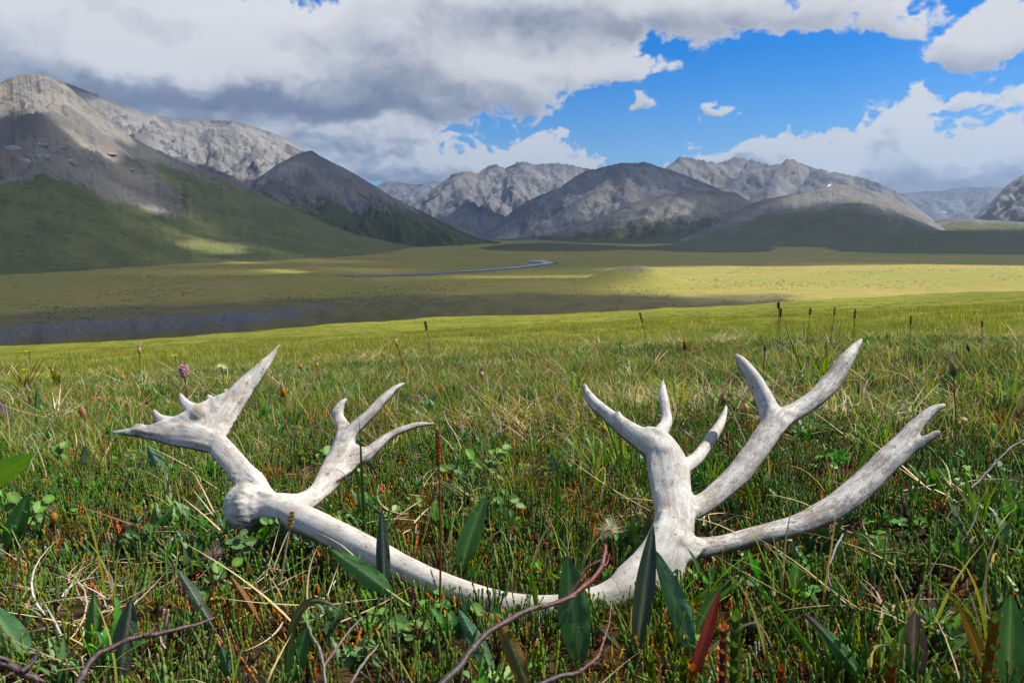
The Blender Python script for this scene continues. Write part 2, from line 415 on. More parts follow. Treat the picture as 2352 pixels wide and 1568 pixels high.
def build_ground():
    rads = np.concatenate([[.12, .2], np.geomspace(.28, 60, 300), np.geomspace(61.5, 1500, 270), np.geomspace(1530, 15000, 60)])
    azs = np.concatenate([np.arange(-45, 45.01, .25), np.arange(50, 311, 5)])
    RR, AA = np.meshgrid(rads, np.radians(azs), indexing='ij')
    x, y = RR * np.sin(AA), RR * np.cos(AA)
    z, gr, rk, hm = ground_parts(x, y)
    scarp = SCARP
    V = np.stack([x, y, z], -1).reshape(-1, 3)
    F = grid_faces(len(rads), len(azs), wrap=True)
    n = len(azs)
    c = len(V); V = np.vstack([V, [[0, 0, z[0].mean()]]])
    ring = np.arange(n)
    pad = lambda a: np.concatenate([a.ravel(), [0]])
    me = mesh_np('ground', V, F, attrs={'gravel': pad(gr), 'rock': pad(rk), 'hill': pad(hm), 'scarp': pad(scarp)})
    m, w = new_mat('tundra_ground')
    pos = w.n('ShaderNodeNewGeometry').outputs['Position']
    rad = w.v('LENGTH', pos)
    # hill: moss and litter near, short sedge turf farther out
    n1 = w.noise(pos, 9.0, 6, .65); n2 = w.noise(pos, 55.0, 4, .6)
    near = w.n('ShaderNodeValToRGB'); w.put(near.inputs[0], w.add(w.mul(n1, .7), w.mul(n2, .3)))
    cr = near.color_ramp
    cr.elements[0].position = .34; cr.elements[0].color = (.018, .014, .010, 1)
    cr.elements[1].position = .68; cr.elements[1].color = (.085, .052, .020, 1)
    e = cr.elements.new(.48); e.color = (.030, .022, .011, 1)
    e = cr.elements.new(.56); e.color = (.050, .032, .011, 1)
    t1 = w.noise(pos, .055, 5, .6); t2 = w.noise(pos, .9, 6, .7); t3 = w.noise(pos, 5.5, 3, .6)
    turf = w.mix(w.step(t1, .36, .66), (.150, .165, .020), (.215, .215, .022))
    turf = w.mix(w.step(t2, .46, .72), turf, (.085, .110, .022))
    turf = w.mix(w.mul(w.step(t3, .56, .75), .4), turf, (.15, .105, .04))
    hillc = w.mix(w.step(rad, 3, 9), near.outputs[0], turf)
    # valley floor
    f1 = w.noise(w.v('MULTIPLY', pos, (1, 1, 0)), .0045, 6, .6); f2 = w.noise(w.v('MULTIPLY', pos, (1, 1.0, 0)), .045, 5, .7)
    val = w.mix(w.step(f1, .38, .62), (.265, .245, .048), (.330, .260, .066))
    val = w.mix(w.mul(w.step(f2, .48, .68), .6), val, (.175, .140, .052))
    f3 = w.noise(w.v('MULTIPLY', pos, (1, 1, 0)), .0012, 4, .5)
    val = w.mix(w.mul(w.step(f3, .5, .62), .6), val, (.195, .235, .042))
    f4 = w.noise(w.v('MULTIPLY', pos, (1, 1, 0)), .16, 4, .7)
    val = w.mix(w.mul(w.step(f4, .56, .66), .55), val, (.105, .110, .034))
    val = w.mix(w.mul(w.step(f4, .42, .34), .35), val, (.23, .20, .10))
    val = w.mix(w.mul(w.step(w.add(w.attr('scarp').outputs['Fac'], w.mul(w.sub(w.noise(pos, .02, 5, .65), .5), 1.2)), .3, .8), .8), val, w.mix(w.step(f2, .4, .6), (.105, .085, .05), (.155, .14, .058)))
    base = w.mix(w.attr('hill').outputs['Fac'], val, hillc)
    g1 = w.noise(pos, .55, 5, .75); g2 = w.noise(pos, .06, 3, .6)
    stone = w.mix(w.step(g1, .35, .68), (.115, .108, .102), (.195, .186, .178))
    gf = w.step(w.add(w.attr('gravel').outputs['Fac'], w.mul(w.sub(w.noise(pos, .11, 5, .65), .5), .9)), .34, .62)
    base = w.mix(gf, base, stone)
    rf = w.step(w.add(w.attr('rock').outputs['Fac'], w.mul(w.sub(w.noise(pos, .3, 5, .75), .5), 1.5)), .55, .85)
    base = w.mix(w.mul(rf, .75), base, w.mix(g1, (.06, .05, .04), (.17, .15, .135)))
    hb = w.add(w.mul(t2, .5), w.mul(w.noise(pos, 14.0, 4, .7), .08))
    nb = bump(w, w.add(hb, w.mul(f2, 3.0)), .55, .5)
    finish(m, w, base, .95, .08, nb)
    o = new_obj('ground', me, mat=m)
    tag(o, kind='structure')
    return o
ground = build_ground()

def build_river():
    """a braided stream: thin strands that part and meet over the gravel"""
    P = [Vector((a, b, 0)) for a, b in RIVER]
    pts = []
    for a, b in zip(P[:-1], P[1:]):
        n = max(2, int((b - a).length / 10))
        pts += [a.lerp(b, i / n) for i in range(n)]
    pts.append(P[-1])
    V, F = [], []
    N = len(pts)
    for sd_, amp, w0, w1 in ((3, 9, 3.2, 9), (11, 22, 1.2, 5.5), (17, 30, .8, 4)):
        base = len(V)
        for i, p in enumerate(pts):
            t = (pts[min(i + 1, N - 1)] - pts[max(i - 1, 0)]).normalized()
            s = Vector((-t.y, t.x, 0)); f = i / N
            nz = float(fbm(np.array([i * .13]), np.array([sd_ * 2.2]), 3, .55, sd_)[0]); nw = float(fbm(np.array([i * .21]), np.array([sd_ * 1.7]), 3, .6, sd_ + 5)[0])
            wd = max(.35, (w0 + (w1 - w0) * f) * (1 + 1.5 * nw))
            for k in (-1, 1):
                q = p + s * (wd * k + amp * (.35 + f) * nz)
                V.append((q.x, q.y, 0))
        F += [(base + 2 * i, base + 2 * i + 1, base + 2 * i + 3, base + 2 * i + 2) for i in range(N - 1)]
    V = np.array(V)
    zz = ground_parts(V[:, 0], V[:, 1])[0]
    V[:, 2] = zz.reshape(-1, 2).mean(1).repeat(2) + .8 + .02 * (np.arange(len(V)) // (2 * N))
    me = mesh_np('river', V, np.array(F))
    m, w = new_mat('river_water')
    pos = w.n('ShaderNodeNewGeometry').outputs['Position']
    nb = bump(w, w.noise(pos, .5, 4, .6), .25, .3)
    finish(m, w, (.40, .43, .45), .45, .4, nb)
    tag(new_obj('river', me, mat=m), kind='structure')
build_river()

# ------------------------------------------------------------------ mountains and hills
def rock_material(name, rock, rock2, scree, green, green2, warm=(.20, .15, .10), warmth=.3, scale=1.0):
    m, w = new_mat(name)
    geo = w.n('ShaderNodeNewGeometry')
    pos = geo.outputs['Position']
    veg = w.attr('veg').outputs['Fac']; gul = w.attr('gully').outputs['Fac']; uu = w.attr('along').outputs['Fac']; tt = w.attr('down').outputs['Fac']
    fall = w.xyz(w.mul(uu, .022 * scale), w.mul(tt, 2.2), 0.0)       # streaks that follow the fall line
    s1 = w.noise(fall, 1.0, 6, .65, .6)
    n1 = w.noise(pos, .006 * scale, 6, .62); n2 = w.noise(pos, .035 * scale, 5, .65)
    c = w.mix(w.step(n1, .36, .64), rock, rock2)
    gl_ = w.step(w.add(gul, w.add(w.mul(w.sub(n2, .5), 1.3), w.mul(w.sub(s1, .5), 1.2))), .25, -.45)
    c = w.mix(w.mul(gl_, .45), c, scree)
    st = w.attr('strata').outputs['Fac']
    sn_ = w.noise(w.xyz(w.add(st, w.mul(n1, 1.2)), w.mul(uu, .0012), 0.0), 1.0, 5, .7)
    c = w.mix(w.mul(w.step(sn_, .50, .62), .42), c, w.mix(1.0, c, (.5, .52, .58), 'MULTIPLY'))
    c = w.mix(w.mul(w.step(sn_, .44, .36), .30), c, scree)
    c = w.mix(w.mul(w.step(s1, .52, .64), .7), c, scree)
    c = w.mix(w.mul(w.step(w.add(gul, w.mul(w.sub(n2, .5), 1.6)), .15, .75), .55), c, (.085, .085, .095))
    c = w.mix(w.mul(w.step(w.noise(pos, .0022 * scale, 4, .6), .50, .62), warmth), c, warm)
    c = w.mix(w.mul(w.step(n2, .54, .70), .45), c, (.07, .07, .075))
    g = w.mix(w.step(n1, .40, .62), green, green2)
    g = w.mix(w.mul(w.step(n2, .50, .66), .5), g, (.035, .055, .018))
    g = w.mix(w.mul(w.step(s1, .50, .62), .35), g, (.10, .10, .05))
    vf = w.step(w.add(veg, w.add(w.add(w.mul(w.sub(n2, .5), 1.5), w.mul(w.sub(n1, .5), 1.6)), w.mul(w.sub(s1, .5), 1.4))), .36, .66)
    c = w.mix(vf, c, g)
    sn = w.attr('snow').outputs['Fac']
    c = w.mix(w.step(w.add(sn, w.mul(w.sub(n2, .5), .5)), .5, .6), c, (.8, .82, .85))
    h = w.add(w.mul(n2, .6), w.add(w.mul(s1, .7), w.mul(w.noise(pos, .12 * scale, 4, .7), .25)))
    nb = bump(w, h, .9, 14.0 / scale)
    finish(m, w, c, .95, .1, nb)
    return m
GREY = rock_material('grey_scree_rock', (.125, .132, .155), (.180, .182, .195), (.265, .262, .258), (.060, .080, .025), (.095, .105, .035), (.24, .19, .13), .35)
TAN = rock_material('tan_scree_slope', (.235, .215, .18), (.21, .20, .18), (.29, .26, .205), (.115, .140, .040), (.180, .180, .056), (.26, .20, .13), .5, 1.5)
PALE = rock_material('pale_limestone', (.165, .165, .175), (.215, .21, .205), (.285, .27, .25), (.10, .11, .06), (.14, .14, .08), (.33, .28, .22), .3)
DARK = rock_material('dark_slate_rock', (.145, .145, .155), (.195, .19, .19), (.27, .26, .245), (.075, .095, .032), (.110, .120, .042), (.17, .13, .095), .35)
HILL = rock_material('stony_green_hill', (.16, .155, .15), (.20, .19, .17), (.25, .235, .20), (.085, .100, .036), (.125, .122, .05), (.19, .155, .10), .3, 1.6)

def mountain(name, sil, Rc, base, mat, power=1.55, vegline=.35, vegwid=.25, gul=.10, gl=260., rough=.02, step=.09, rows=90, seed=1, back=.35, bands=0.0, snow=(), cliff=None, peak=.012, label=None, wav=.05, ridges=None, slope=.66, skew=0.0, vegabs=False):
    """sil: crest line as seen (2352-wide picture); Rc: distance of the crest (number or list at the ends); base: where the foot lies (seen y, or distance)"""
    ae = [azel(x, y) for x, y in sil]
    az = np.array([a for a, _ in ae]); el = np.array([e for _, e in ae])
    A = np.arange(az[0], az[-1], step)
    E = np.interp(A, az, el)
    rc = np.interp(A, [az[0], az[-1]], Rc) if isinstance(Rc, (list, tuple)) else np.full_like(A, Rc)
    rc = rc * (1 + wav * fbm(A * .20, A * 0 + seed, 4, .55, seed))
    zc = rc * np.tan(np.radians(E)) + CAM.z
    zc = zc + peak * (zc - FLOOR) * (.5 * ridged(A * 1.1, A * 0 + 2.2 * seed, 5, .6, seed + 4) + .7 * ridged(A * 2.6, A * 0 + 1.2 * seed, 4, .65, seed + 5))
    if isinstance(base[0], tuple):
        bx = [azel(x, y) for x, y in base]
        rb = np.interp(A, [b[0] for b in bx], [(-FLOOR) / math.tan(R(max(-b[1], .35))) for b in bx])
    else:
        rb = np.interp(A, [az[0], az[-1]], base)
    rb = np.minimum(rb, rc * .97)
    T = np.concatenate([np.linspace(-back, 0, max(12, rows // 5))[:-1], np.linspace(0, 1.0, rows)])
    AA, TT = np.meshgrid(A, T, indexing='xy')
    rcG, rbG, zcG = rc[None, :], rb[None, :], zc[None, :]
    L = rcG - rbG
    rr = np.where(TT >= 0, rcG - L * TT, rcG - L * TT)
    H = zcG - (FLOOR - 4)
    t = np.abs(TT)
    P = np.where(TT >= 0, .88 * (1 - t) ** power + .12 * (1 - t), np.maximum(1 - 2.2 * t, 0) ** 1.2)
    P = np.clip(P, 0, 1)
    x0, y0 = rr * np.sin(np.radians(AA)), rr * np.cos(np.radians(AA))
    uu = np.radians(AA) * rcG                      # metres along the crest
    dd = t * L
    z_ = H * P
    wu = uu + .75 * gl * fbm(x0 / (1.6 * gl), y0 / (1.6 * gl), 4, .55, seed + 20) + .55 * dd * fbm(uu / (3 * gl), uu * 0 + .5, 2, .5, seed + 2)
    wd = dd + .8 * gl * fbm(x0 / (1.3 * gl), y0 / (1.3 * gl), 4, .55, seed + 22)
    g1 = ridged(wu / (gl * 1.5), wd / (gl * 2.6), 5, .5, seed + 30) * (.55 + .9 * sstep(fbm(uu / (3 * gl), dd / (3 * gl), 2, .5, seed + 33), -.3, .4))
    g2 = ridged(wu / (gl * .36) + .4 * g1, wd / (gl * .8), 5, .58, seed + 40)
    strat = ridged((uu * .45 + z_ * 1.0) / (gl * .35) + .6 * g1, (uu - z_) / (gl * 2.5), 4, .6, seed + 45)
    env = np.sin(np.clip(np.where(TT >= 0, t, .0), 0, 1) ** .55 * np.pi) ** .8 * sstep(t, 0, .06)
    env2 = env * (.35 + .65 * P)
    z = (FLOOR - 4) + H * P + H * env2 * (1.5 * gul * g1 + gul * .34 * g2)
    z = z + 0 + H * rough * fbm(x0 / 120, y0 / 120, 6, .62, seed + 50) * (.15 + env) + H * gul * .16 * strat * env * sstep(P, .1, .5)
    if bands:
        z = z + bands * H * env2 * np.tanh(3 * np.sin(14 * P + 2.0 * fbm(x0 / 500, y0 / 500, 3, .5, seed + 60)))
    along, down = uu, dd / 900.0
    if ridges:
        g = np.random.default_rng(seed * 13 + 5)
        segs = []                                   # ridge lines: x0, y0, z0, x1, y1, z1, slope
        cx, cy = rc * np.sin(np.radians(A)), rc * np.cos(np.radians(A))
        st = 2
        for i in range(0, len(A) - st, st):
            segs.append((cx[i], cy[i], zc[i], cx[i + st], cy[i + st], zc[i + st], slope * g.uniform(.95, 1.05), i * 3.0))
        span = np.radians(A[-1] - A[0]) * rc.mean()
        n_sp = max(4, int(span / (gl * ridges * .72)))
        def spur(x, y, z, ang, grad, length, level, key):
            n = 5
            px, py, pz = x, y, z
            a = ang
            for k in range(n):
                a2 = a + g.normal(0, .16)
                q = (k + 1) / n
                nx, ny = px + math.sin(a2) * length / n, py - math.cos(a2) * length / n
                nz = pz - grad * length / n * g.uniform(.55, 1.45) * (1.15 - .3 * q)
                segs.append((px, py, pz, nx, ny, nz, slope * g.uniform(.88, 1.15), key + k * length / n))
                if level < 2 and g.random() < .75:
                    sgn = 1 if g.random() < .5 else -1
                    spur(nx, ny, nz - 4, a2 + sgn * g.uniform(.55, 1.0), grad * g.uniform(1.1, 1.5), length * g.uniform(.28, .5), level + 1, key + 777 * (k + 1))
                px, py, pz = nx, ny, nz
        for j in range(n_sp):
            u = (j + g.uniform(.1, .9)) / n_sp
            i = int(u * (len(A) - 1))
            h = zc[i] - FLOOR
            if h < 60: continue
            spur(cx[i], cy[i], zc[i] - .02 * h, -math.radians(A[i]) + skew + g.normal(0, .42), g.uniform(.30, .46), h / .42 * g.uniform(.6, 1.1), 0, j * 3571.0)
        sg = np.array(segs)
        best = np.full(x0.shape, -1e9); dist = np.zeros_like(x0); along = np.zeros_like(x0)
        nzz = 1 + .42 * fbm(x0 / (gl * .4), y0 / (gl * .4), 5, .6, seed + 61)
        wx = x0 + gl * .10 * fbm(x0 / (gl * .4), y0 / (gl * .4), 4, .55, seed + 62); wy = y0 + gl * .10 * fbm(x0 / (gl * .4), y0 / (gl * .4), 4, .55, seed + 63)
        for (ax, ay, az_, bx_, by_, bz, sl, key) in sg:
            vx, vy = bx_ - ax, by_ - ay; l2 = vx * vx + vy * vy + 1e-6
            t_ = np.clip(((wx - ax) * vx + (wy - ay) * vy) / l2, 0, 1)
            dx_, dy_ = wx - ax - t_ * vx, wy - ay - t_ * vy
            d_ = np.sqrt(dx_ * dx_ + dy_ * dy_)
            zz = az_ + (bz - az_) * t_ - sl * d_ * nzz
            up_ = zz > best
            best = np.where(up_, zz, best); dist = np.where(up_, d_, dist); along = np.where(up_, key + t_ * math.sqrt(l2), along)
        apron = (FLOOR - 4) + H * .17 * np.clip(1 - t, 0, 1) ** 1.5 * (TT >= 0)
        kk = .035 * np.maximum(H, 60)
        z = np.maximum(best, apron) + kk * np.log1p(np.exp(-np.abs(best - apron) / kk))
        lo_t = sstep(t, .0, .05)
        z = z + lo_t * (H * rough * 1.0 * ridged(x0 / 130, y0 / 130, 6, .6, seed + 50) + H * gul * .18 * g2 * sstep(z, apron, apron + 80))
        lim = CAM.z + rr * np.tan(np.radians(E))[None, :] - 3 - 60 * t * (TT >= 0)
        z = np.minimum(z, lim) - 8 * np.exp(-np.abs(z - lim) / 12)
        z = z * lo_t + np.where(TT >= 0, zcG, np.minimum(best, lim)) * (1 - lo_t)
        z = np.where(t > .93, z + (FLOOR - 8 - z) * sstep(t, .93, 1.0), z)
        P = np.clip((z - FLOOR) / np.maximum(H, 60), 0, 1.2)
        g1 = 1 - 2 * np.clip(dist / (gl * .42), 0, 1)
        down = dist / 320.0
    Pv = (z - FLOOR) / H.max() if vegabs else P
    veg = sstep(-(Pv + .14 * fbm(x0 / 260, y0 / 260, 5, .6, seed + 70) - .05 * g1), -(vegline + vegwid), -(vegline - vegwid))
    if cliff is not None:                       # bare outcrop band
        lo, hi = cliff
        q = P + .05 * fbm(uu / 240, dd / 200, 4, .6, seed + 80)
        cb = (1 - sstep(AA, -27, -21)) * sstep(q, lo - .02, lo + .03) * (1 - sstep(q, hi - .02, hi + .05))
        lump = ridged(uu / 60, dd / 60, 5, .6, seed + 90)
        z = z + H * .028 * cb * lump
        veg = veg * (1 - .9 * cb * sstep(lump, -.3, .3))
    snowm = np.zeros_like(z)
    for (sx, sy, rx, ry) in snow:
        a, _ = azel(sx, sy); e = azel(sx, sy)[1]
        ee = np.degrees(np.arctan2(z - CAM.z, rr))
        snowm = np.maximum(snowm, np.exp(-(((AA - a) - .9 * (ee - e)) / rx) ** 2 - ((ee - e) / ry) ** 2))
    V = np.stack([x0, y0, z], -1).reshape(-1, 3)
    F = grid_faces(len(T), len(A))[:, ::-1]
    me = mesh_np(name, V, F, attrs={'veg': veg, 'gully': g1, 'along': along, 'down': down, 'snow': snowm, 'strata': (uu * .55 + z) / 70.0})
    o = new_obj(name, me, mat=mat)
    tag(o, label, kind='structure')
    return o

# big tan mountain at the left
mountain('mountain', [(-260, 330), (-120, 260), (-30, 205), (0, 193), (25, 184), (55, 176), (80, 173), (105, 177), (150, 195), (200, 237), (250, 272), (300, 315), (350, 342), (420, 372), (480, 395), (540, 417), (600, 446), (680, 482), (760, 515), (830, 540), (900, 556), (980, 566)],
         [2500, 2900], [(-260, 640), (0, 632), (200, 622), (420, 606), (620, 600), (760, 596), (900, 582), (980, 572)], TAN, power=1.35, vegline=.40, vegwid=.20, gul=.07, gl=240, rough=.022, seed=3, cliff=(.30, .56), rows=130, step=.07, wav=.06, vegabs=True)
mountain('mountain', [(60, 200), (150, 193), (200, 210), (270, 238), (330, 260), (400, 274), (480, 277), (530, 279), (560, 285), (620, 304), (660, 318), (700, 348), (740, 380), (800, 430), (860, 480)],
         4300, [2900, 3300], PALE, power=1.25, vegline=.02, gul=.09, gl=330, rough=.022, seed=8, ridges=.9, skew=.45, slope=.62)
mountain('mountain', [(560, 452), (590, 412), (640, 376), (690, 352), (715, 346), (740, 362), (790, 386), (850, 420), (900, 452), (950, 476), (1000, 500), (1060, 530), (1100, 546), (1150, 556)],
         [3300, 3500], [(560, 588), (800, 578), (1000, 567), (1150, 560)], DARK, power=1.2, vegline=.40, vegwid=.26, gul=.12, gl=420, rough=.02, seed=14, vegabs=True, ridges=.8, skew=-.3, slope=.62)
mountain('mountain', [(820, 445), (860, 428), (890, 418), (920, 419), (960, 424), (1000, 414), (1040, 430), (1100, 460)],
         9600, [8000, 8000], GREY, vegline=.0, gul=.12, gl=500, seed=21, ridges=1.0)
mountain('mountain', [(900, 520), (940, 478), (975, 450), (1005, 428), (1040, 404), (1070, 397), (1095, 402), (1120, 388), (1140, 380), (1160, 391), (1185, 377), (1205, 376), (1230, 382), (1265, 378), (1300, 381), (1340, 389), (1400, 400), (1480, 430), (1560, 480)],
         7200, [5200, 5600], GREY, power=1.15, vegline=.02, gul=.17, gl=560, rough=.03, seed=27, peak=.05, ridges=.8, skew=.55, slope=.70)
mountain('mountain', [(1085, 552), (1110, 535), (1150, 510), (1180, 482), (1200, 470), (1225, 456), (1255, 444), (1290, 430), (1320, 408), (1345, 395), (1375, 389), (1400, 382), (1430, 376), (1460, 377), (1485, 375), (1510, 385), (1540, 392), (1575, 405), (1640, 430), (1720, 470), (1790, 520)],
         5700, [4300, 4400], GREY, power=1.25, vegline=.10, vegwid=.12, gul=.16, gl=420, rough=.022, seed=33, peak=.03, ridges=.9, skew=-.35)
mountain('mountain', [(1440, 450), (1500, 405), (1535, 385), (1558, 366), (1575, 364), (1600, 371), (1625, 373), (1650, 379), (1672, 372), (1690, 363), (1712, 368), (1745, 375), (1770, 383), (1795, 380), (1808, 366), (1822, 370), (1850, 384), (1890, 393), (1925, 400), (1980, 410), (2020, 424), (2055, 439), (2075, 455), (2110, 480), (2150, 510)],
         7600, [5600, 5600], GREY, power=1.2, vegline=.02, gul=.17, gl=520, rough=.025, seed=39, peak=.045, ridges=.8, skew=.5, slope=.70, snow=[(1905, 425, .12, .12)])
mountain('hill', [(1240, 545), (1320, 520), (1400, 490), (1440, 472), (1480, 456), (1530, 446), (1580, 440), (1640, 437), (1690, 442), (1720, 462), (1780, 490), (1860, 520), (1960, 545)],
         4700, [3300, 3300], HILL, power=1.25, vegline=.45, vegwid=.3, gul=.10, gl=380, rough=.015, seed=44, ridges=1.0, slope=.5, skew=-.4)
mountain('hill', [(1560, 548), (1620, 525), (1660, 505), (1690, 486), (1730, 466), (1760, 457), (1810, 448), (1850, 441), (1890, 433), (1930, 424), (1970, 428), (2010, 440), (2050, 452), (2085, 472), (2120, 492), (2150, 512), (2180, 527), (2230, 540)],
         4200, [2900, 2900], HILL, power=1.3, vegline=.50, vegwid=.35, gul=.08, gl=300, rough=.018, seed=52)
mountain('mountain', [(1990, 450), (2050, 446), (2090, 443), (2130, 440), (2160, 441), (2190, 434), (2230, 431), (2275, 431), (2300, 434), (2380, 440)],
         12500, [10800, 10800], GREY, vegline=-.2, gul=.18, gl=650, seed=58, ridges=.8, snow=[(2170, 486, .25, .05), (2200, 490, .12, .03)], peak=.03)
mountain('mountain', [(2200, 530), (2240, 496), (2262, 475), (2285, 455), (2310, 428), (2340, 408), (2380, 385), (2450, 350), (2560, 300)],
         6800, [5200, 5200], DARK, power=1.2, vegline=.22, gul=.14, gl=420, seed=63, ridges=.8)
mountain('hill', [(2100, 525), (2150, 507), (2190, 500), (2230, 501), (2270, 505), (2320, 507), (2380, 512), (2460, 505), (2560, 500)],
         4500, [3300, 3300], HILL, vegline=.75, vegwid=.4, gul=.10, gl=240, seed=69)
mountain('hill', [(1820, 578), (1900, 566), (1960, 556), (2010, 545), (2050, 537), (2100, 530), (2150, 528), (2210, 530), (2280, 538), (2352, 548), (2420, 560)],
         3000, [2200, 2200], HILL, vegline=1.2, vegwid=.2, gul=.06, gl=260, seed=75)
mountain('hill', [(1080, 570), (1160, 560), (1250, 556), (1340, 560), (1420, 564), (1480, 566), (1560, 560), (1660, 556), (1740, 562), (1800, 572)],
         2700, [2000, 2000], HILL, vegline=1.2, vegwid=.2, gul=.06, gl=260, seed=81)

# ------------------------------------------------------------------ broken cloud above the valley (out of view; shades the ground, gaps placed to make lit patches)
DECK_Z = 3000.0
bpy.context.view_layer.update()
DG = bpy.context.evaluated_depsgraph_get()
LIT = []      # where the sun reaches: ground point, half sizes (across, along the view), turn
def lit_px(dx, dy, dist, rx, ry, w=1.0):
    d = ddir(dx, dy).normalized(); k = dist / math.hypot(d.x, d.y)
    p = d * k
    hit, q, _n, _i, _o, _mm = sc.ray_cast(DG, CAM + d * 300, d, distance=20000)      # where that sight line meets the land
    if hit: p = q
    LIT.append((p.x, p.y, p.z, rx, ry, w))
LIT.append((0, 60, 0, 420, 260, 1.6))
LIT.append((60, 200, -20, 420, 150, 1.4))
lit_px(2130, 622, 1080, 320, 230, 1.6)
lit_px(1420, 440, 5500, 620, 420, .62)  # cloud thinned here to lighten the dark central range
lit_px(1550, 480, 4500, 400, 300, .6)
lit_px(1830, 612, 1280, 200, 110, 1.2)
lit_px(2352, 640, 930, 300, 200, 1.5)
lit_px(1760, 615, 1290, 150, 80, 1.5)
lit_px(1250, 634, 1000, 170, 28, .9)
lit_px(430, 514, 1780, 92, 80, 2.2)
lit_px(525, 572, 1690, 80, 50, 2.2)
lit_px(600, 586, 1640, 110, 55, 2.3)
lit_px(680, 601, 1520, 120, 55, 2.2)
lit_px(735, 621, 1080, 100, 55, 2.2)
lit_px(110, 215, 2500, 380, 190, 1.3)
lit_px(310, 335, 2600, 110, 110, 1.0)
lit_px(470, 330, 4100, 620, 500, 1.3)
lit_px(620, 400, 3250, 110, 90, .9)
lit_px(1180, 405, 6900, 520, 420, 1.4)
lit_px(1300, 400, 7000, 360, 300, 1.0)
lit_px(1600, 400, 7400, 300, 260, .9)
lit_px(1730, 430, 7000, 420, 360, 1.3)
lit_px(1960, 440, 4200, 330, 200, 1.3)
lit_px(2090, 480, 4000, 200, 200, 1.1)
lit_px(2270, 512, 4200, 380, 220, 1.2)
lit_px(2200, 450, 12200, 800, 600, 1.2)
lit_px(980, 425, 9500, 300, 300, 1.0)
def build_cloud_deck():
    cell = 55.0
    xs = np.arange(-1800, 9800, cell); ys = np.arange(-900, 12500, cell)
    X, Y = np.meshgrid(xs, ys, indexing='xy')
    D = np.ones_like(X)
    wob = fbm(X / 420, Y / 420, 4, .55, 5); wob2 = fbm(X / 420, Y / 420, 4, .55, 25)
    for (gx, gy, gz, rx, ry, wgt) in LIT:
        k = (DECK_Z - gz) / SUNV.z
        cx, cy = gx + SUNV.x * k, gy + SUNV.y * k
        q = ((X - cx) / rx + .45 * wob) ** 2 + ((Y - cy) / ry + .45 * wob2) ** 2
        D -= wgt * 1.25 * np.exp(-q ** 1.4 * .75)
    D += .22 * fbm(X / 260, Y / 260, 4, .55, 35)
    # open sky over the camera and to the sides
    edge = np.minimum.reduce([sstep(X, -1800, -900), 1 - sstep(X, 8600, 9700), sstep(Y, -900, 300 ), 1 - sstep(Y, 11400, 12400)])
    # the deck is cut away where it would come into view
    e_ = np.degrees(np.arctan2(DECK_Z - 120, np.hypot(X, Y)))
    edge = edge * sstep(e_ + 1.2 * wob, 19.5, 24)
    D = np.clip(D, 0, 1) * edge
    dens = sstep(D, .12, .62)
    puff = .5 + .5 * billow(X / 500, Y / 500, 5, .55, 44) * 2
    top = DECK_Z + dens * (60 + 260 * puff); bot = DECK_Z - dens * (30 + 40 * fbm(X / 300, Y / 300, 4, .5, 55))
    keepv = (dens > .01) & (e_ > 18.5)
    F = grid_faces(*X.shape)
    keep = keepv.ravel()[F].any(1)
    F = F[keep]
    n = X.size
    V = np.vstack([np.stack([X, Y, top], -1).reshape(-1, 3), np.stack([X, Y, bot], -1).reshape(-1, 3)])
    F2 = np.vstack([F, F[:, ::-1] + n])
    used = np.unique(F2); remap = np.full(len(V), -1); remap[used] = np.arange(len(used))
    me = mesh_np('clouds', V[used], remap[F2], attrs={'cover': np.concatenate([dens.ravel(), dens.ravel()])[used]})
    m, w = new_mat('cloud_vapour')
    df = w.n('ShaderNodeBsdfDiffuse'); w.put(df.inputs[0], (.9, .9, .92))
    tl = w.n('ShaderNodeBsdfTranslucent'); w.put(tl.inputs[0], (.9, .9, .92))
    mx = w.n('ShaderNodeMixShader'); mx.inputs[0].default_value = .3
    w.t.links.new(df.outputs[0], mx.inputs[1]); w.t.links.new(tl.outputs[0], mx.inputs[2])
    tp = w.n('ShaderNodeBsdfTransparent')
    m2 = w.n('ShaderNodeMixShader'); w.put(m2.inputs[0], w.mul(w.attr('cover').outputs['Fac'], .73))
    w.t.links.new(tp.outputs[0], m2.inputs[1]); w.t.links.new(mx.outputs[0], m2.inputs[2])
    out = w.n('ShaderNodeOutputMaterial'); w.t.links.new(m2.outputs[0], out.inputs[0])
    o = new_obj('clouds', me, mat=m)
    tag(o, kind='stuff')
build_cloud_deck()

# ------------------------------------------------------------------ haze
def build_haze():
    x0, x1, y0, y1, z0, z1 = -15600, 15600, -15600, 15600, -90, 1500
    V = [(x, y, z) for z in (z0, z1) for x, y in ((x0, y0), (x1, y0), (x1, y1), (x0, y1))]
    F = [(3, 2, 1, 0), (4, 5, 6, 7), (0, 1, 5, 4), (1, 2, 6, 5), (2, 3, 7, 6), (3, 0, 4, 7)]
    me = mesh_np('haze', V, F, smooth=False)
    m = bpy.data.materials.new('haze_air'); m.use_nodes = True
    t = m.node_tree; t.nodes.clear()
    v = t.nodes.new('ShaderNodeVolumePrincipled')
    v.inputs['Color'].default_value = (.56, .75, 1.0, 1)
    v.inputs['Density'].default_value = 6.2e-5
    v.inputs['Anisotropy'].default_value = .1
    out = t.nodes.new('ShaderNodeOutputMaterial')
    t.links.new(v.outputs[0], out.inputs['Volume'])
    o = new_obj('haze', me); me.materials.append(m)
    tag(o, kind='stuff')
build_haze()

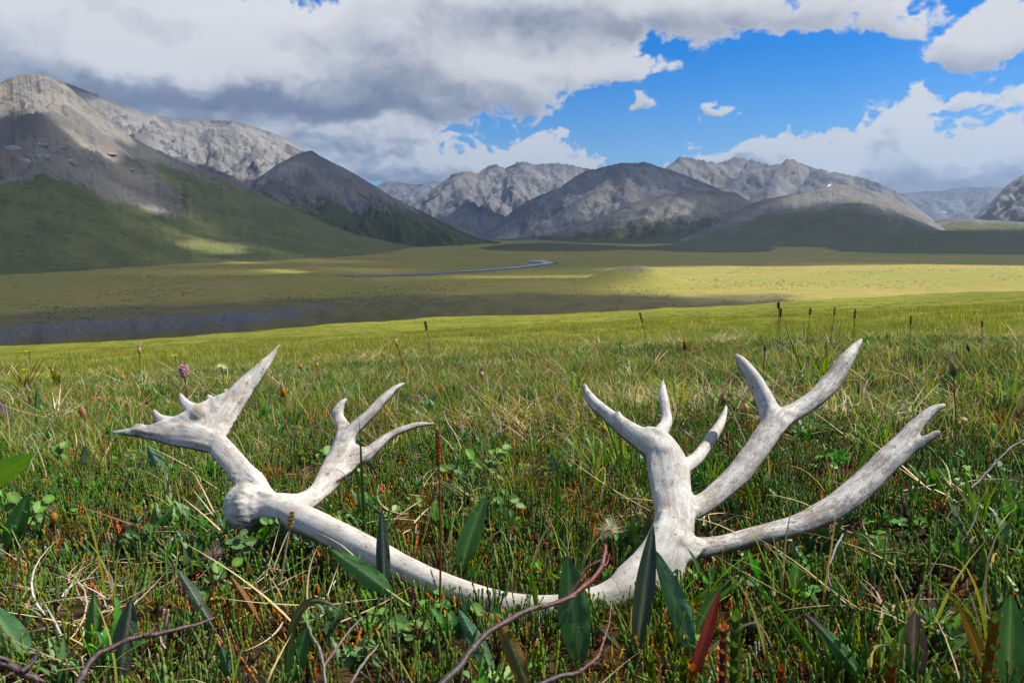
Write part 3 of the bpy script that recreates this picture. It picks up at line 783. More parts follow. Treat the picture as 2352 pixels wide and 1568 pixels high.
# ------------------------------------------------------------------ the shed antler
# branch: name, part, list of (x, y as seen, depth m, half width in seen px), flatness, greyness, brownness
BR = [
    ('burr_stub', 'burr', [(541, 1166, 1.127, 44), (550, 1165, 1.125, 50), (575, 1162, 1.12, 51), (592, 1160, 1.118, 44), (606, 1156, 1.115, 40)], 1.0, .05, .1),
    ('beam', 'beam', [(585, 1158, 1.118, 41), (640, 1170, 1.105, 38), (720, 1203, 1.07, 38), (800, 1243, 1.03, 38), (880, 1283, .99, 37), (960, 1322, .955, 35), (1050, 1357, .92, 33), (1150, 1386, .895, 32), (1250, 1396, .88, 33), (1340, 1388, .875, 36), (1410, 1365, .88, 40), (1470, 1325, .895, 46)], .95, .08, .25),
    ('upper_beam', 'beam', [(1440, 1345, .888, 42), (1490, 1305, .90, 47), (1528, 1255, .92, 48), (1548, 1205, .945, 46), (1545, 1150, .975, 44), (1538, 1100, 1.005, 46)], .55, .15, .25),
    ('hook', 'beam', [(1545, 1270, .915, 36), (1540, 1320, .90, 28), (1522, 1350, .89, 16), (1512, 1370, .882, 7)], .6, .1, .3),
    ('crown', 'crown_palm', [(1540, 1120, .99, 45), (1536, 1085, 1.01, 47), (1528, 1050, 1.03, 43), (1512, 1020, 1.05, 36), (1488, 1003, 1.06, 28)], .5, .3, .25),
    ('crown_left', 'tine', [(1530, 1050, 1.03, 32), (1490, 1020, 1.05, 30), (1440, 985, 1.08, 24), (1400, 955, 1.10, 18), (1368, 928, 1.115, 15), (1347, 900, 1.13, 11), (1342, 882, 1.135, 5)], .75, .35, .4),
    ('crown_nub', 'tine', [(1435, 985, 1.08, 15), (1422, 962, 1.085, 10), (1421, 945, 1.09, 5)], .8, .4, .3),
    ('crown_mid', 'tine', [(1500, 1025, 1.05, 24), (1512, 1000, 1.07, 19), (1530, 972, 1.10, 15), (1529, 940, 1.12, 13), (1522, 905, 1.14, 11), (1522, 885, 1.15, 7), (1523, 872, 1.155, 3)], .8, .35, .3),
    ('crown_right', 'tine', [(1540, 1075, 1.015, 26), (1568, 1072, 1.03, 21), (1600, 1050, 1.06, 15), (1632, 1008, 1.10, 14), (1655, 970, 1.13, 11), (1665, 945, 1.15, 7), (1668, 930, 1.16, 3)], .8, .25, .2),
    ('mid_arm', 'fork', [(1540, 1195, .95, 34), (1580, 1175, .965, 32), (1630, 1145, .985, 29), (1690, 1092, 1.01, 32), (1735, 1035, 1.035, 33), (1765, 990, 1.055, 33), (1785, 958, 1.07, 32)], .8, .55, .5),
    ('mid_left', 'tine', [(1780, 975, 1.065, 30), (1765, 938, 1.08, 25), (1748, 900, 1.09, 21), (1725, 860, 1.10, 18), (1703, 830, 1.11, 13), (1690, 815, 1.115, 7)], .85, .3, .3),
    ('mid_right', 'tine', [(1785, 965, 1.068, 28), (1830, 942, 1.085, 22), (1875, 912, 1.10, 22), (1912, 872, 1.12, 23), (1942, 828, 1.135, 18), (1963, 798, 1.15, 11), (1980, 777, 1.16, 4)], .8, .6, .5),
    ('low_arm', 'fork', [(1550, 1250, .925, 40), (1600, 1258, .93, 31), (1660, 1248, .94, 25), (1740, 1228, .955, 26), (1830, 1205, .97, 30), (1910, 1168, .985, 35), (1980, 1115, 1.005, 36), (2040, 1055, 1.025, 34), (2075, 1020, 1.035, 30)], .85, .75, .6),
    ('low_up', 'tine', [(2060, 1035, 1.03, 26), (2085, 1000, 1.04, 21), (2110, 970, 1.05, 16), (2140, 942, 1.06, 12), (2168, 929, 1.068, 6)], .8, .55, .4),
    ('low_out', 'tine', [(2055, 1050, 1.025, 22), (2090, 1030, 1.03, 14), (2125, 1010, 1.03, 11), (2155, 992, 1.03, 7)], .85, .8, .6),
    ('brow_stem', 'brow_palm', [(600, 1150, 1.118, 38), (572, 1110, 1.13, 33), (545, 1072, 1.145, 31), (518, 1040, 1.16, 30), (494, 1012, 1.175, 27)], .5, .12, .35),
    ('brow_up', 'brow_palm', [(488, 1012, 1.175, 24), (508, 965, 1.20, 29), (538, 920, 1.225, 27), (568, 880, 1.245, 22), (600, 845, 1.26, 15), (625, 815, 1.275, 9), (645, 787, 1.285, 3)], .30, .2, .45),
    ('brow_out', 'brow_palm', [(500, 1020, 1.172, 24), (450, 1006, 1.17, 27), (395, 998, 1.168, 25), (340, 993, 1.165, 17), (295, 991, 1.16, 10), (252, 991, 1.155, 4)], .32, .2, .55),
    ('brow_nub', 'brow_palm', [(455, 950, 1.19, 24), (432, 932, 1.195, 13), (418, 915, 1.20, 8), (413, 903, 1.20, 4)], .7, .3, .5),
    ('brow_knob', 'brow_palm', [(400, 975, 1.18, 20), (368, 960, 1.18, 10), (353, 944, 1.18, 7)], .7, .3, .5),
    ('brow_knob2', 'brow_palm', [(335, 985, 1.165, 10), (312, 976, 1.165, 6)], .7, .3, .5),
    ('brow_knob3', 'brow_palm', [(490, 935, 1.205, 20), (482, 916, 1.21, 9), (478, 909, 1.21, 6)], .7, .3, .4),
    ('brow_knob4', 'brow_palm', [(530, 920, 1.225, 18), (521, 902, 1.23, 9), (517, 895, 1.23, 6)], .7, .3, .4),
    ('bez', 'bez_tine', [(640, 1160, 1.108, 30), (690, 1155, 1.125, 26), (728, 1132, 1.16, 24), (760, 1090, 1.20, 32), (780, 1055, 1.225, 34), (790, 1015, 1.245, 27), (790, 985, 1.26, 19), (778, 958, 1.275, 14), (772, 942, 1.28, 12)], .5, .2, .5),
    ('bez_tip', 'bez_tine', [(775, 948, 1.28, 14), (782, 930, 1.285, 9), (795, 916, 1.29, 4)], .8, .4, .7),
    ('bez_mid', 'bez_tine', [(790, 1015, 1.245, 24), (812, 985, 1.255, 17), (845, 955, 1.265, 14), (875, 922, 1.28, 12), (905, 893, 1.295, 8), (929, 879, 1.305, 3)], .8, .45, .5),
    ('bez_low', 'bez_tine', [(785, 1062, 1.225, 28), (825, 1052, 1.235, 20), (860, 1028, 1.25, 15), (895, 1000, 1.265, 11), (940, 980, 1.28, 8), (975, 973, 1.29, 6), (998, 972, 1.30, 3)], .8, .45, .6),
]
def catmull(P, n):
    P = [np.array(p, float) for p in P]
    Q = [2 * P[0] - P[1]] + P + [2 * P[-1] - P[-2]]
    out = []
    for i in range(1, len(Q) - 2):
        for k in range(n):
            t = k / n
            a, b, c, d = Q[i - 1], Q[i], Q[i + 1], Q[i + 2]
            out.append(.5 * ((2 * b) + (c - a) * t + (2 * a - 5 * b + 4 * c - d) * t * t + (3 * b - a - 3 * c + d) * t ** 3))
    out.append(P[-1])
    return np.array(out)
def branch_world(pts, n=6):
    W = []
    for (x, y, d, hw) in pts:
        p = at_depth(x, y, d)
        W.append((p.x, p.y, p.z, hw * S * d / FPX + .0008))
    return catmull(W, n)
def tube(bm_v, bm_f, C, flat, seg=20, capk=.8):
    n = len(C); pos = C[:, :3]; rad = np.maximum(C[:, 3], .0008)
    tan = np.gradient(pos, axis=0); tan /= np.linalg.norm(tan, axis=1)[:, None]
    rings = []
    for i in range(n):
        view = pos[i] - np.array(CAM); view /= np.linalg.norm(view)
        wide = np.cross(tan[i], view); wide /= np.linalg.norm(wide) + 1e-9
        thin = np.cross(wide, tan[i])
        a = np.linspace(0, 2 * np.pi, seg, endpoint=False)
        rings.append(pos[i] + rad[i] * (np.cos(a)[:, None] * wide + flat * np.sin(a)[:, None] * thin))
    # rounded ends
    def cap(i, sgn):
        return [pos[i] + (rings[i] - pos[i]) * math.cos(b) + sgn * tan[i] * rad[i] * capk * math.sin(b) for b in (R(35), R(65))]
    c0 = cap(0, -1)[::-1]; c1 = cap(n - 1, 1)
    allr = c0 + rings + c1
    base = len(bm_v)
    for r in allr: bm_v.extend(map(tuple, r))
    m = len(allr)
    for i in range(m - 1):
        for k in range(seg):
            a = base + i * seg + k; b = base + i * seg + (k + 1) % seg
            bm_f.append((a, b, b + seg, a + seg))
    bm_f.append(tuple(base + k for k in range(seg - 1, -1, -1)))
    bm_f.append(tuple(base + (m - 1) * seg + k for k in range(seg)))
SLIM = {'beam': 0.87, 'low_arm': 0.79, 'mid_arm': 0.8, 'mid_left': 0.92, 'mid_right': 0.9, 'low_up': 0.9, 'low_out': 0.92, 'brow_stem': 0.88, 'bez': 0.92, 'bez_mid': 0.92, 'bez_low': 0.9, 'crown_left': 0.92, 'crown_mid': 0.94, 'crown_right': 0.9}
def build_antler():
    V, F = [], []
    info = []
    for nm, part, pts, flat, grey, brown in BR:
        k = SLIM.get(nm, 1.0); pts = [(x, y, d, hw * (k if i or nm == 'beam' else (1 + k) / 2)) for i, (x, y, d, hw) in enumerate(pts)]
        C = branch_world(pts)
        tube(V, F, C, flat, capk=.12 if part == 'burr' else .8)
        info.append((nm, part, C, grey, brown * (1.8 if part in ('brow_palm', 'bez_tine') else 1.25)))
    # webs of the palms: closed slabs between branch lines
    def slab(poly, th):
        P = [np.array(at_depth(*p)) for p in poly]
        c = sum(P) / len(P)
        nrm = np.zeros(3)
        for a, b in zip(P, P[1:] + P[:1]): nrm += np.cross(a - c, b - c)
        nrm /= np.linalg.norm(nrm)
        base = len(V); k = len(P)
        for s in (1, -1):
            for p in P: V.append(tuple(p + nrm * th * s * .5))
            V.append(tuple(c + nrm * th * s * .56))
        for i in range(k):
            j = (i + 1) % k
            F.append((base + i, base + j, base + k))
            F.append((base + k + 1 + j, base + k + 1 + i, base + 2 * k + 1))
            F.append((base + i, base + k + 1 + i, base + k + 1 + j, base + j))
    slab([(497, 1035, 1.172), (460, 1022, 1.17), (380, 1005, 1.17), (300, 990, 1.163), (330, 982, 1.166), (390, 964, 1.18), (440, 940, 1.192), (470, 922, 1.205), (520, 902, 1.225), (572, 866, 1.245), (560, 910, 1.235), (520, 975, 1.20)], .021)
    slab([(735, 1130, 1.165), (760, 1050, 1.22), (775, 980, 1.26), (800, 985, 1.258), (815, 1020, 1.245), (850, 1040, 1.24), (810, 1085, 1.215)], .016)
    slab([(1500, 1140, .985), (1490, 1050, 1.035), (1450, 1010, 1.065), (1475, 1000, 1.065), (1520, 1015, 1.055), (1575, 1075, 1.02), (1580, 1110, 1.0)], .020)
    slab([(1500, 1290, .905), (1510, 1180, .955), (1600, 1170, .965), (1590, 1205, .95), (1580, 1235, .935), (1620, 1258, .93), (1590, 1295, .915)], .026)
    slab([(1735, 1010, 1.045), (1760, 940, 1.075), (1805, 942, 1.077), (1830, 955, 1.08), (1790, 1000, 1.055)], .022)
    slab([(575, 1130, 1.125), (610, 1125, 1.115), (680, 1150, 1.115), (640, 1170, 1.106), (600, 1180, 1.115)], .030)
    me = bpy.data.meshes.new('antler_raw'); me.from_pydata(V, [], F); me.update()
    tmp = bpy.data.objects.new('antler_raw', me); col.objects.link(tmp)
    rm = tmp.modifiers.new('r', 'REMESH'); rm.mode = 'VOXEL'; rm.voxel_size = .0026; rm.use_smooth_shade = True
    sm = tmp.modifiers.new('s', 'SMOOTH'); sm.factor = .6; sm.iterations = 9
    dg = bpy.context.evaluated_depsgraph_get()
    em = bpy.data.meshes.new_from_object(tmp.evaluated_get(dg))
    bpy.data.objects.remove(tmp)
    n = len(em.vertices)
    co = np.empty(n * 3, np.float32); em.vertices.foreach_get('co', co); co = co.reshape(-1, 3).astype(np.float64)
    no = np.empty(n * 3, np.float32); em.vertices.foreach_get('normal', no); no = no.reshape(-1, 3)
    best = np.full(n, 1e9); bi = np.zeros(n, int); loc = np.zeros((n, 3)); gb = np.zeros((n, 3))
    wsum = np.zeros(n)
    for i, (nm, part, C, grey, brown) in enumerate(info):
        s = np.concatenate([[0], np.cumsum(np.linalg.norm(np.diff(C[:, :3], axis=0), axis=1))])
        d = np.full(n, 1e9); ss = np.zeros(n); off = np.zeros((n, 3)); rr_ = np.zeros(n)
        for k in range(len(C) - 1):
            a, b = C[k, :3], C[k + 1, :3]; ab = b - a
            t = np.clip(((co - a) @ ab) / (ab @ ab + 1e-12), 0, 1)
            q = a + t[:, None] * ab; r = C[k, 3] + t * (C[k + 1, 3] - C[k, 3])
            dd = np.linalg.norm(co - q, axis=1) / (r + .004)
            u = dd < d
            d[u] = dd[u]; ss[u] = (s[k] + t * (s[k + 1] - s[k]))[u]; off[u] = (co - q)[u]
        w_ = np.exp(-3 * d)
        gb[:, 0] += w_ * grey; gb[:, 1] += w_ * brown; wsum += w_
        u = d < best
        best[u] = d[u]; bi[u] = i
        dirn = C[-1, :3] - C[0, :3]; dirn /= np.linalg.norm(dirn)
        ex = np.cross(dirn, [0, 0, 1.0]); ex /= np.linalg.norm(ex); ey = np.cross(ex, dirn)
        loc[u] = np.stack([off @ ex, off @ ey, ss + i * .37], -1)[u]
    gb /= wsum[:, None]
    # worn relief: grooves along each branch, knobs round the burr
    gx = pnoise(loc[:, 0] * 150 + 7, loc[:, 1] * 150 + loc[:, 2] * 9, 5) * .0005 + pnoise(co[:, 0] * 30, co[:, 2] * 30 + co[:, 1] * 20, 8) * .0007
    bd = np.linalg.norm(co - np.array(at_depth(604, 1157, 1.116)), axis=1)
    cx = np.array(at_depth(548, 1168, 1.125)); ax = np.array(at_depth(640, 1170, 1.105)) - cx; ax /= np.linalg.norm(ax)
    tt = (co - cx) @ ax
    rv = (co - cx) - tt[:, None] * ax
    ang = np.arctan2(rv @ np.cross(ax, [0, 0, 1.0]), rv[:, 2])
    near = np.exp(-((tt - .026) / .013) ** 2) * (np.linalg.norm(rv, axis=1) < .07)
    gx = gx + near * (.0050 + .0014 * pnoise(ang * 4, tt * 30, 9) + .0020 * pnoise(ang * 15, tt * 70, 19) + .0012 * pnoise(ang * 34, tt * 40, 29))
    neck = np.exp(-((tt - .0) / .010) ** 2) * (np.linalg.norm(rv, axis=1) < .06) * (tt < .02)
    gx = gx + neck * .0014 * pnoise(co[:, 0] * 260, co[:, 2] * 260 + co[:, 1] * 200, 3)
    co = co + no * gx[:, None]
    nl = np.empty(len(em.loops), np.int32); em.loops.foreach_get('vertex_index', nl)
    npoly = len(em.polygons)
    faces = nl.reshape(-1, 4)
    part_of = [i[1] + ('' if i[1] in ('burr', 'beam', 'brow_palm', 'bez_tine', 'crown_palm') else '.' + i[0]) for i in info]
    # the burr is what lies near the cast end
    vpart = np.array([part_of[i] for i in bi], dtype=object)
    isb = (tt < .034) & (np.linalg.norm(rv, axis=1) < .062)
    vpart[isb] = 'burr'
    fpart = vpart[faces[:, 0]]
    # normals of the whole, so that the split shows no seam
    full = mesh_np('antler_full', co, faces)
    fn = np.empty(n * 3, np.float32); full.vertices.foreach_get('normal', fn); fn = fn.reshape(-1, 3)
    m, w = new_mat('weathered_antler_bone')
    geo = w.n('ShaderNodeNewGeometry')
    pos = geo.outputs['Position']
    lv = w.attr('loc').outputs['Vector']
    streak = w.noise(w.v('MULTIPLY', lv, (200, 200, 42)), 1.0, 7, .75, .8)
    blot = w.noise(pos, 30.0, 7, .72); fine = w.noise(pos, 420.0, 4, .7)
    pits = w.noise(pos, 120.0, 3, .6)
    grey = w.attr('grey').outputs['Fac']; brown = w.attr('brown').outputs['Fac']
    c = w.mix(w.step(blot, .35, .7), (.56, .53, .475), (.47, .43, .365))
    gm = w.m('MULTIPLY', w.step(w.add(w.mul(streak, .75), w.add(w.mul(w.sub(blot, .5), .35), w.mul(fine, .25))), .42, .60), w.add(.05, w.mul(grey, 1.15)), None, True)
    c = w.mix(gm, c, (.150, .140, .135))
    bm_ = w.mul(w.step(w.add(w.mul(blot, .45), w.add(w.mul(streak, .4), w.mul(fine, .15))), .47, .60), w.add(.08, w.mul(brown, .62)))
    c = w.mix(bm_, c, (.30, .21, .14))
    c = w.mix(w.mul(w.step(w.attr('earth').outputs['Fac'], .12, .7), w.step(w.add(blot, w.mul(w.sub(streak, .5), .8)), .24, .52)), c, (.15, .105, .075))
    c = w.mix(w.mul(w.step(pits, .64, .72), .7), c, (.16, .12, .09))
    h = w.add(w.mul(streak, .8), w.add(w.mul(fine, .35), w.mul(w.step(pits, .62, .72), -.6)))
    c = w.mix(w.mul(w.step(fine, .54, .70), .35), c, (.22, .18, .145))
    finish(m, w, c, .6, .25, bump(w, h, .7, .0014))
    # earth: where it lay against the soil: the edges that faced the ground (stays with the bone)
    top = np.zeros(n)
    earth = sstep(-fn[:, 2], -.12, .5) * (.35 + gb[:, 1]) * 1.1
    root = bpy.data.objects.new('caribou_antler', None); col.objects.link(root)
    root.location = at_depth(1300, 1410, .88)
    tag(root, 'large bleached shed caribou antler with many tines lying across the tundra plants', 'antler')
    def order(p): return 0 if p == 'beam' else 1
    for p in sorted(set(fpart), key=lambda p: (order(p), p)):
        f = faces[fpart == p]
        if len(f) < 12: continue
        u = np.unique(f); rem = np.full(n, -1); rem[u] = np.arange(len(u))
        me = mesh_np(p.split('.')[0], co[u] - np.array(root.location), rem[f], attrs={'grey': gb[u, 0], 'brown': gb[u, 1], 'earth': earth[u]})
        at = me.attributes.new('loc', 'FLOAT_VECTOR', 'POINT'); at.data.foreach_set('vector', loc[u].astype(np.float32).ravel())
        me.normals_split_custom_set_from_vertices([tuple(q) for q in fn[u]])
        new_obj(p.split('.')[0], me, root, m)
    bpy.data.meshes.remove(full); bpy.data.meshes.remove(em)
    return np.concatenate([i[2] for i in info])
ANTLER = build_antler()

# ------------------------------------------------------------------ tundra plants: small kinds that cover the ground
class PB:
    """collects quads with a colour per vertex"""
    def __init__(self): self.v, self.f, self.c, self.n = [], [], [], 0
    def grid(self, P, C):
        """P (rows, cols, 3), C (rows, cols, 3)"""
        r, c = P.shape[:2]
        self.v.append(P.reshape(-1, 3)); self.c.append(C.reshape(-1, 3)); self.f.append(grid_faces(r, c) + self.n); self.n += r * c
    def ring(self, P, C):
        r, c = P.shape[:2]
        self.v.append(P.reshape(-1, 3)); self.c.append(C.reshape(-1, 3)); self.f.append(grid_faces(r, c, True) + self.n); self.n += r * c
    def mesh(self, name, smooth=True):
        return mesh_np(name, np.vstack(self.v), np.vstack(self.f), smooth, colors={'tint': np.clip(np.vstack(self.c), 0, 1)})
def axis_curve(base, d, lean, L, n, droop=0.0, az2=0.0):
    """points of a stem that leaves base upright-ish, leaning towards azimuth d and bending over"""
    t = np.linspace(0, 1, n)
    ang = lean + droop * t ** 1.6
    dx = np.sin(ang); dz = np.cos(ang)
    s = L / (n - 1)
    h = np.concatenate([[0], np.cumsum(dx[:-1])]) * s; z = np.concatenate([[0], np.cumsum(dz[:-1])]) * s
    a = d + az2 * t
    return np.stack([base[0] + h * np.sin(a), base[1] + h * np.cos(a), base[2] + z], -1), ang, a
def blade(pb, base, d, lean, L, w, droop, c0, c1, n=7, fold=.25, twist=0.0, az2=0.0, shape='grass', cmid=None):
    P, ang, a = axis_curve(base, d, lean, L, n, droop, az2)
    t = np.linspace(0, 1, n)
    if shape == 'grass': wd = w * np.clip((1 - t ** 2.2), .02, 1) * (.75 + .25 * np.minimum(t * 6, 1))
    elif shape == 'lance': wd = w * np.clip(np.sin(np.pi * np.clip(t * .93 + .07, 0, 1) ** .80) ** .85, .03, 1) * np.where(t < .16, .14 + .86 * (t / .16) ** 1.6, 1)
    else: wd = w * np.clip(np.sin(np.pi * t ** .8) ** .6, .05, 1)
    tw = a + np.pi / 2 + twist * t
    side = np.stack([np.sin(tw), np.cos(tw), np.zeros(n)], -1)
    up = np.stack([-np.cos(ang) * np.sin(a), -np.cos(ang) * np.cos(a), np.sin(ang)], -1)
    l = P - side * wd[:, None] * .5 + up * (fold * wd)[:, None]; r = P + side * wd[:, None] * .5 + up * (fold * wd)[:, None]
    c0, c1 = np.array(c0), np.array(c1)
    C = c0 + (c1 - c0) * t[:, None]
    G = np.stack([l, P, r], 1)
    CC = np.stack([C, C if cmid is None else np.tile(cmid, (n, 1)), C], 1)
    pb.grid(G, CC)
def tubeline(pb, P, rad, c0, c1, k=4):
    n = len(P); P = np.asarray(P, float)
    rad = np.full(n, rad) if np.isscalar(rad) else np.asarray(rad)
    tan = np.gradient(P, axis=0); tan /= np.linalg.norm(tan, axis=1)[:, None] + 1e-12
    ref = np.where(np.abs(tan[:, 2:3]) > .9, [[1.0, 0, 0]], [[0, 0, 1.0]])
    u = np.cross(tan, ref); u /= np.linalg.norm(u, axis=1)[:, None] + 1e-12
    v = np.cross(tan, u)
    an = np.linspace(0, 2 * np.pi, k, endpoint=False)
    G = P[:, None, :] + rad[:, None, None] * (np.cos(an)[None, :, None] * u[:, None, :] + np.sin(an)[None, :, None] * v[:, None, :])
    t = np.linspace(0, 1, n)[:, None, None]
    C = np.array(c0) + (np.array(c1) - np.array(c0)) * t + np.zeros((n, k, 1))
    pb.ring(G, C)
def heath_stem(pb, base, d, lean, L, r, clow, cup, ctip, n=7):
    P, ang, a = axis_curve(base, d, lean, L, n + 1, -lean * .6)
    rows, cols = [], []
    an = np.linspace(0, 2 * np.pi, 4, endpoint=False)
    for i in range(n):
        t = i / n
        for k, (f, rr) in enumerate(((0.0, .55), (.72, 1.25))):
            p = P[i] + (P[i + 1] - P[i]) * f
            rad = r * rr * (1 - .55 * t ** 1.5)
            off = an + (i % 2) * np.pi / 4
            rows.append(p + rad * np.stack([np.cos(off), np.sin(off), np.zeros(4)], -1) + [0, 0, .25 * rad * k])
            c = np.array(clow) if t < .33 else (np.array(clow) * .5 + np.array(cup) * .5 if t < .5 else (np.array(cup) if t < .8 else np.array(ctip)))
            cols.append(np.tile(c * (1.0 if k else .62), (4, 1)))
    rows.append(P[-1] + .25 * r * np.stack([np.cos(an), np.sin(an), np.zeros(4)], -1)); cols.append(np.tile(np.array(ctip) * 1.1, (4, 1)))
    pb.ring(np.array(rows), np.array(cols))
def rnd(a, b): return random.uniform(a, b)
def vary(c, k=.18):
    f = 1 + rnd(-k, k)
    return (c[0] * f * (1 + rnd(-k, k) * .6), c[1] * f, c[2] * f * (1 + rnd(-k, k) * .6))
G_HEATH = [(.070, .135, .016), (.050, .105, .014), (.095, .155, .018), (.060, .120, .022)]
G_TIP = [(.095, .165, .02), (.13, .175, .025), (.075, .135, .018), (.11, .12, .03)]
ORANGE = [(.50, .15, .02), (.42, .11, .02), (.55, .22, .04)]
BROWN = [(.075, .038, .018), (.10, .05, .02), (.05, .032, .02)]
GRASS = [(.110, .220, .020), (.080, .180, .024), (.150, .250, .020), (.065, .155, .030), (.180, .255, .028)]
STRAW = [(.44, .34, .19), (.36, .27, .15), (.50, .42, .27), (.28, .21, .13)]

def plant_material(name, trans=.25, rough=.55, spec=.25, sat=1.0, bumpy=0.0, val=1.0):
    m, w = new_mat(name)
    ri = w.n('ShaderNodeObjectInfo').outputs['Random']
    pos = w.n('ShaderNodeNewGeometry').outputs['Position']
    c = w.attr('tint').outputs['Color']
    hs = w.n('ShaderNodeHueSaturation'); w.put(hs.inputs['Color'], c)
    w.put(hs.inputs['Hue'], w.add(.5, w.mul(w.sub(ri, .5), .035)))
    w.put(hs.inputs['Saturation'], w.add(.92 * sat, w.mul(w.m('FRACT', w.mul(ri, 7.31)), .30)))
    w.put(hs.inputs['Value'], w.mul(val, w.add(.72, w.mul(w.m('FRACT', w.mul(ri, 13.7)), .62))))
    c2 = hs.outputs[0]
    patch = w.noise(pos, .8, 4, .6); p2 = w.noise(pos, 2.6, 3, .6)
    c2 = w.mix(w.mul(w.step(patch, .50, .68), .5), c2, w.mix(1.0, c2, (1.45, 1.15, .8), 'MULTIPLY'))
    c2 = w.mix(w.mul(w.step(p2, .55, .70), .35), c2, w.mix(1.0, c2, (1.4, .95, .8), 'MULTIPLY'))
    nb = bump(w, w.noise(pos, 600.0, 3, .6), bumpy, .0006) if bumpy else None
    finish(m, w, c2, rough, spec, nb, trans, w.mix(1.0, c2, (1.25, 1.35, .55), 'MULTIPLY'))
    return m
M_HEATH = plant_material('heath_shoots', .14, .6, .2, val=1.25)
M_GRASS = plant_material('sedge_blades', .32, .5, .25, val=1.14)
M_STRAW = plant_material('dry_straw', .20, .7, .15, .9, val=1.25)
M_LEAF = plant_material('small_leaves', .28, .45, .35, val=1.15)
M_MOSS = plant_material('moss_fuzz', .12, .8, .1, val=1.2)

def proto(name, pb, mat):
    me = pb.mesh(name); me.materials.append(mat)
    return me
def make_heath(kind, nst, rad, hmin=.032, hmax=.068):
    pb = PB()
    for i in range(nst):
        a = rnd(0, 6.283); q = rad * math.sqrt(random.random())
        L = rnd(hmin, hmax) * (1.15 - .4 * q / rad)
        if kind == 'orange': cup, tip = vary(random.choice(ORANGE)), vary(random.choice(ORANGE))
        elif kind == 'brown': cup, tip = vary(random.choice(BROWN), .3), vary((.16, .13, .09))
        elif kind == 'grey': cup, tip = vary((.30, .28, .25)), vary((.38, .36, .33))
        else:
            cup = vary(random.choice(G_HEATH)); tip = vary(random.choice(G_TIP))
            if random.random() < .05: tip = vary(random.choice(ORANGE))
            if random.random() < .08: cup = vary(random.choice(BROWN), .3)
        heath_stem(pb, (q * math.sin(a), q * math.cos(a), -.008), rnd(0, 6.283), rnd(.0, .45), L, rnd(.0015, .0025), vary(random.choice(BROWN), .3), cup, tip, random.choice((6, 7, 8)))
    return pb
def make_grass(n, L0, L1, w0, w1, rad, cols, dry=.1, droop=(.2, 1.6), lean=(.02, .5), seg=7):
    pb = PB()
    for i in range(n):
        a = rnd(0, 6.283); q = rad * math.sqrt(random.random())
        if random.random() < dry: c0, c1 = vary(random.choice(STRAW)), vary(random.choice(STRAW))
        else:
            c1 = vary(random.choice(cols)); c0 = (c1[0] * 1.1 + .02, c1[1] * .9, c1[2])
            if random.random() < .25: c1 = (.30, .24, .08)
        blade(pb, (q * math.sin(a), q * math.cos(a), -.01), rnd(0, 6.283), rnd(*lean), rnd(L0, L1), rnd(w0, w1), rnd(*droop), c0, c1, seg, .25, rnd(-.8, .8), rnd(-.5, .5))
    return pb
def make_straw(n, rad, L0=.04, L1=.15, cols=STRAW):
    pb = PB()
    for i in range(n):
        a = rnd(0, 6.283); q = rad * random.random()
        d = rnd(0, 6.283); L = rnd(L0, L1)
        blade(pb, (q * math.sin(a), q * math.cos(a), rnd(.0, .03)), d, rnd(1.0, 1.55), L, rnd(.0014, .0030), rnd(-.2, .5), vary(random.choice(cols)), vary(random.choice(cols)), 8, .2, rnd(-2, 2), random.choice((0, 0, .3, -.4, .9, -1.2, 1.6)))
    return pb
def round_leaf(pb, base, d, lean, size, c, aspect=1.0, toothed=True, cup=.15, stalk=.4, stalk_c=(.16, .06, .03)):
    """one roundish blade on a short stalk"""
    P, ang, a = axis_curve(base, d, lean, size * stalk + .002, 4, .3)
    tubeline(pb, P, size * .035, stalk_c, stalk_c, 3)
    o = P[-1]; n = 13
    th = np.linspace(-np.pi, np.pi, n)
    f = np.array([math.sin(d), math.cos(d), 0]); s = np.array([math.cos(d), -math.sin(d), 0]); tilt = rnd(-.5, .6)
    fw = f * math.cos(tilt) + np.array([0, 0, 1.0]) * math.sin(tilt); up = np.cross(s, fw); up = up if up[2] > 0 else -up
    rr = size * .5 * (1 + (.05 * np.where(np.arange(n) % 2, 1, -1) if toothed else 0))
    ctr = o + fw * size * .5
    rim = ctr + (np.cos(th) * rr)[:, None] * fw + (np.sin(th) * rr * aspect)[:, None] * s + (cup * size * np.abs(np.sin(th)))[:, None] * up
    mid = ctr + (np.cos(th) * rr * .5)[:, None] * fw + (np.sin(th) * rr * .5 * aspect)[:, None] * s + (cup * .5 * size * np.abs(np.sin(th)))[:, None] * up
    cc = np.tile(ctr, (n, 1))
    c = np.array(c)
    pb.grid(np.stack([cc, mid, rim], 0), np.stack([np.tile(c * 1.15, (n, 1)), np.tile(c, (n, 1)), np.tile(c * .92, (n, 1))], 0))
def fern_leaf(pb, base, d, lean, L, w, c, droop=.5):
    """small comb-toothed leaf"""
    P, ang, a = axis_curve(base, d, lean, L, 11, droop)
    t = np.linspace(0, 1, 11)
    wd = w * np.sin(np.pi * (t * .86 + .10)) ** .7
    wd = wd * np.where(np.arange(11) % 2, 1.25, .62)
    s = np.array([math.cos(d), -math.sin(d), 0])
    up = np.stack([-np.cos(ang) * math.sin(d), -np.cos(ang) * math.cos(d), np.sin(ang)], -1)
    l = P - s * wd[:, None] * .5 + up * wd[:, None] * .2; r = P + s * wd[:, None] * .5 + up * wd[:, None] * .2
    c = np.array(c); C = np.tile(c, (11, 1))
    pb.grid(np.stack([l, P, r], 1), np.stack([C, C * 1.25, C], 1))
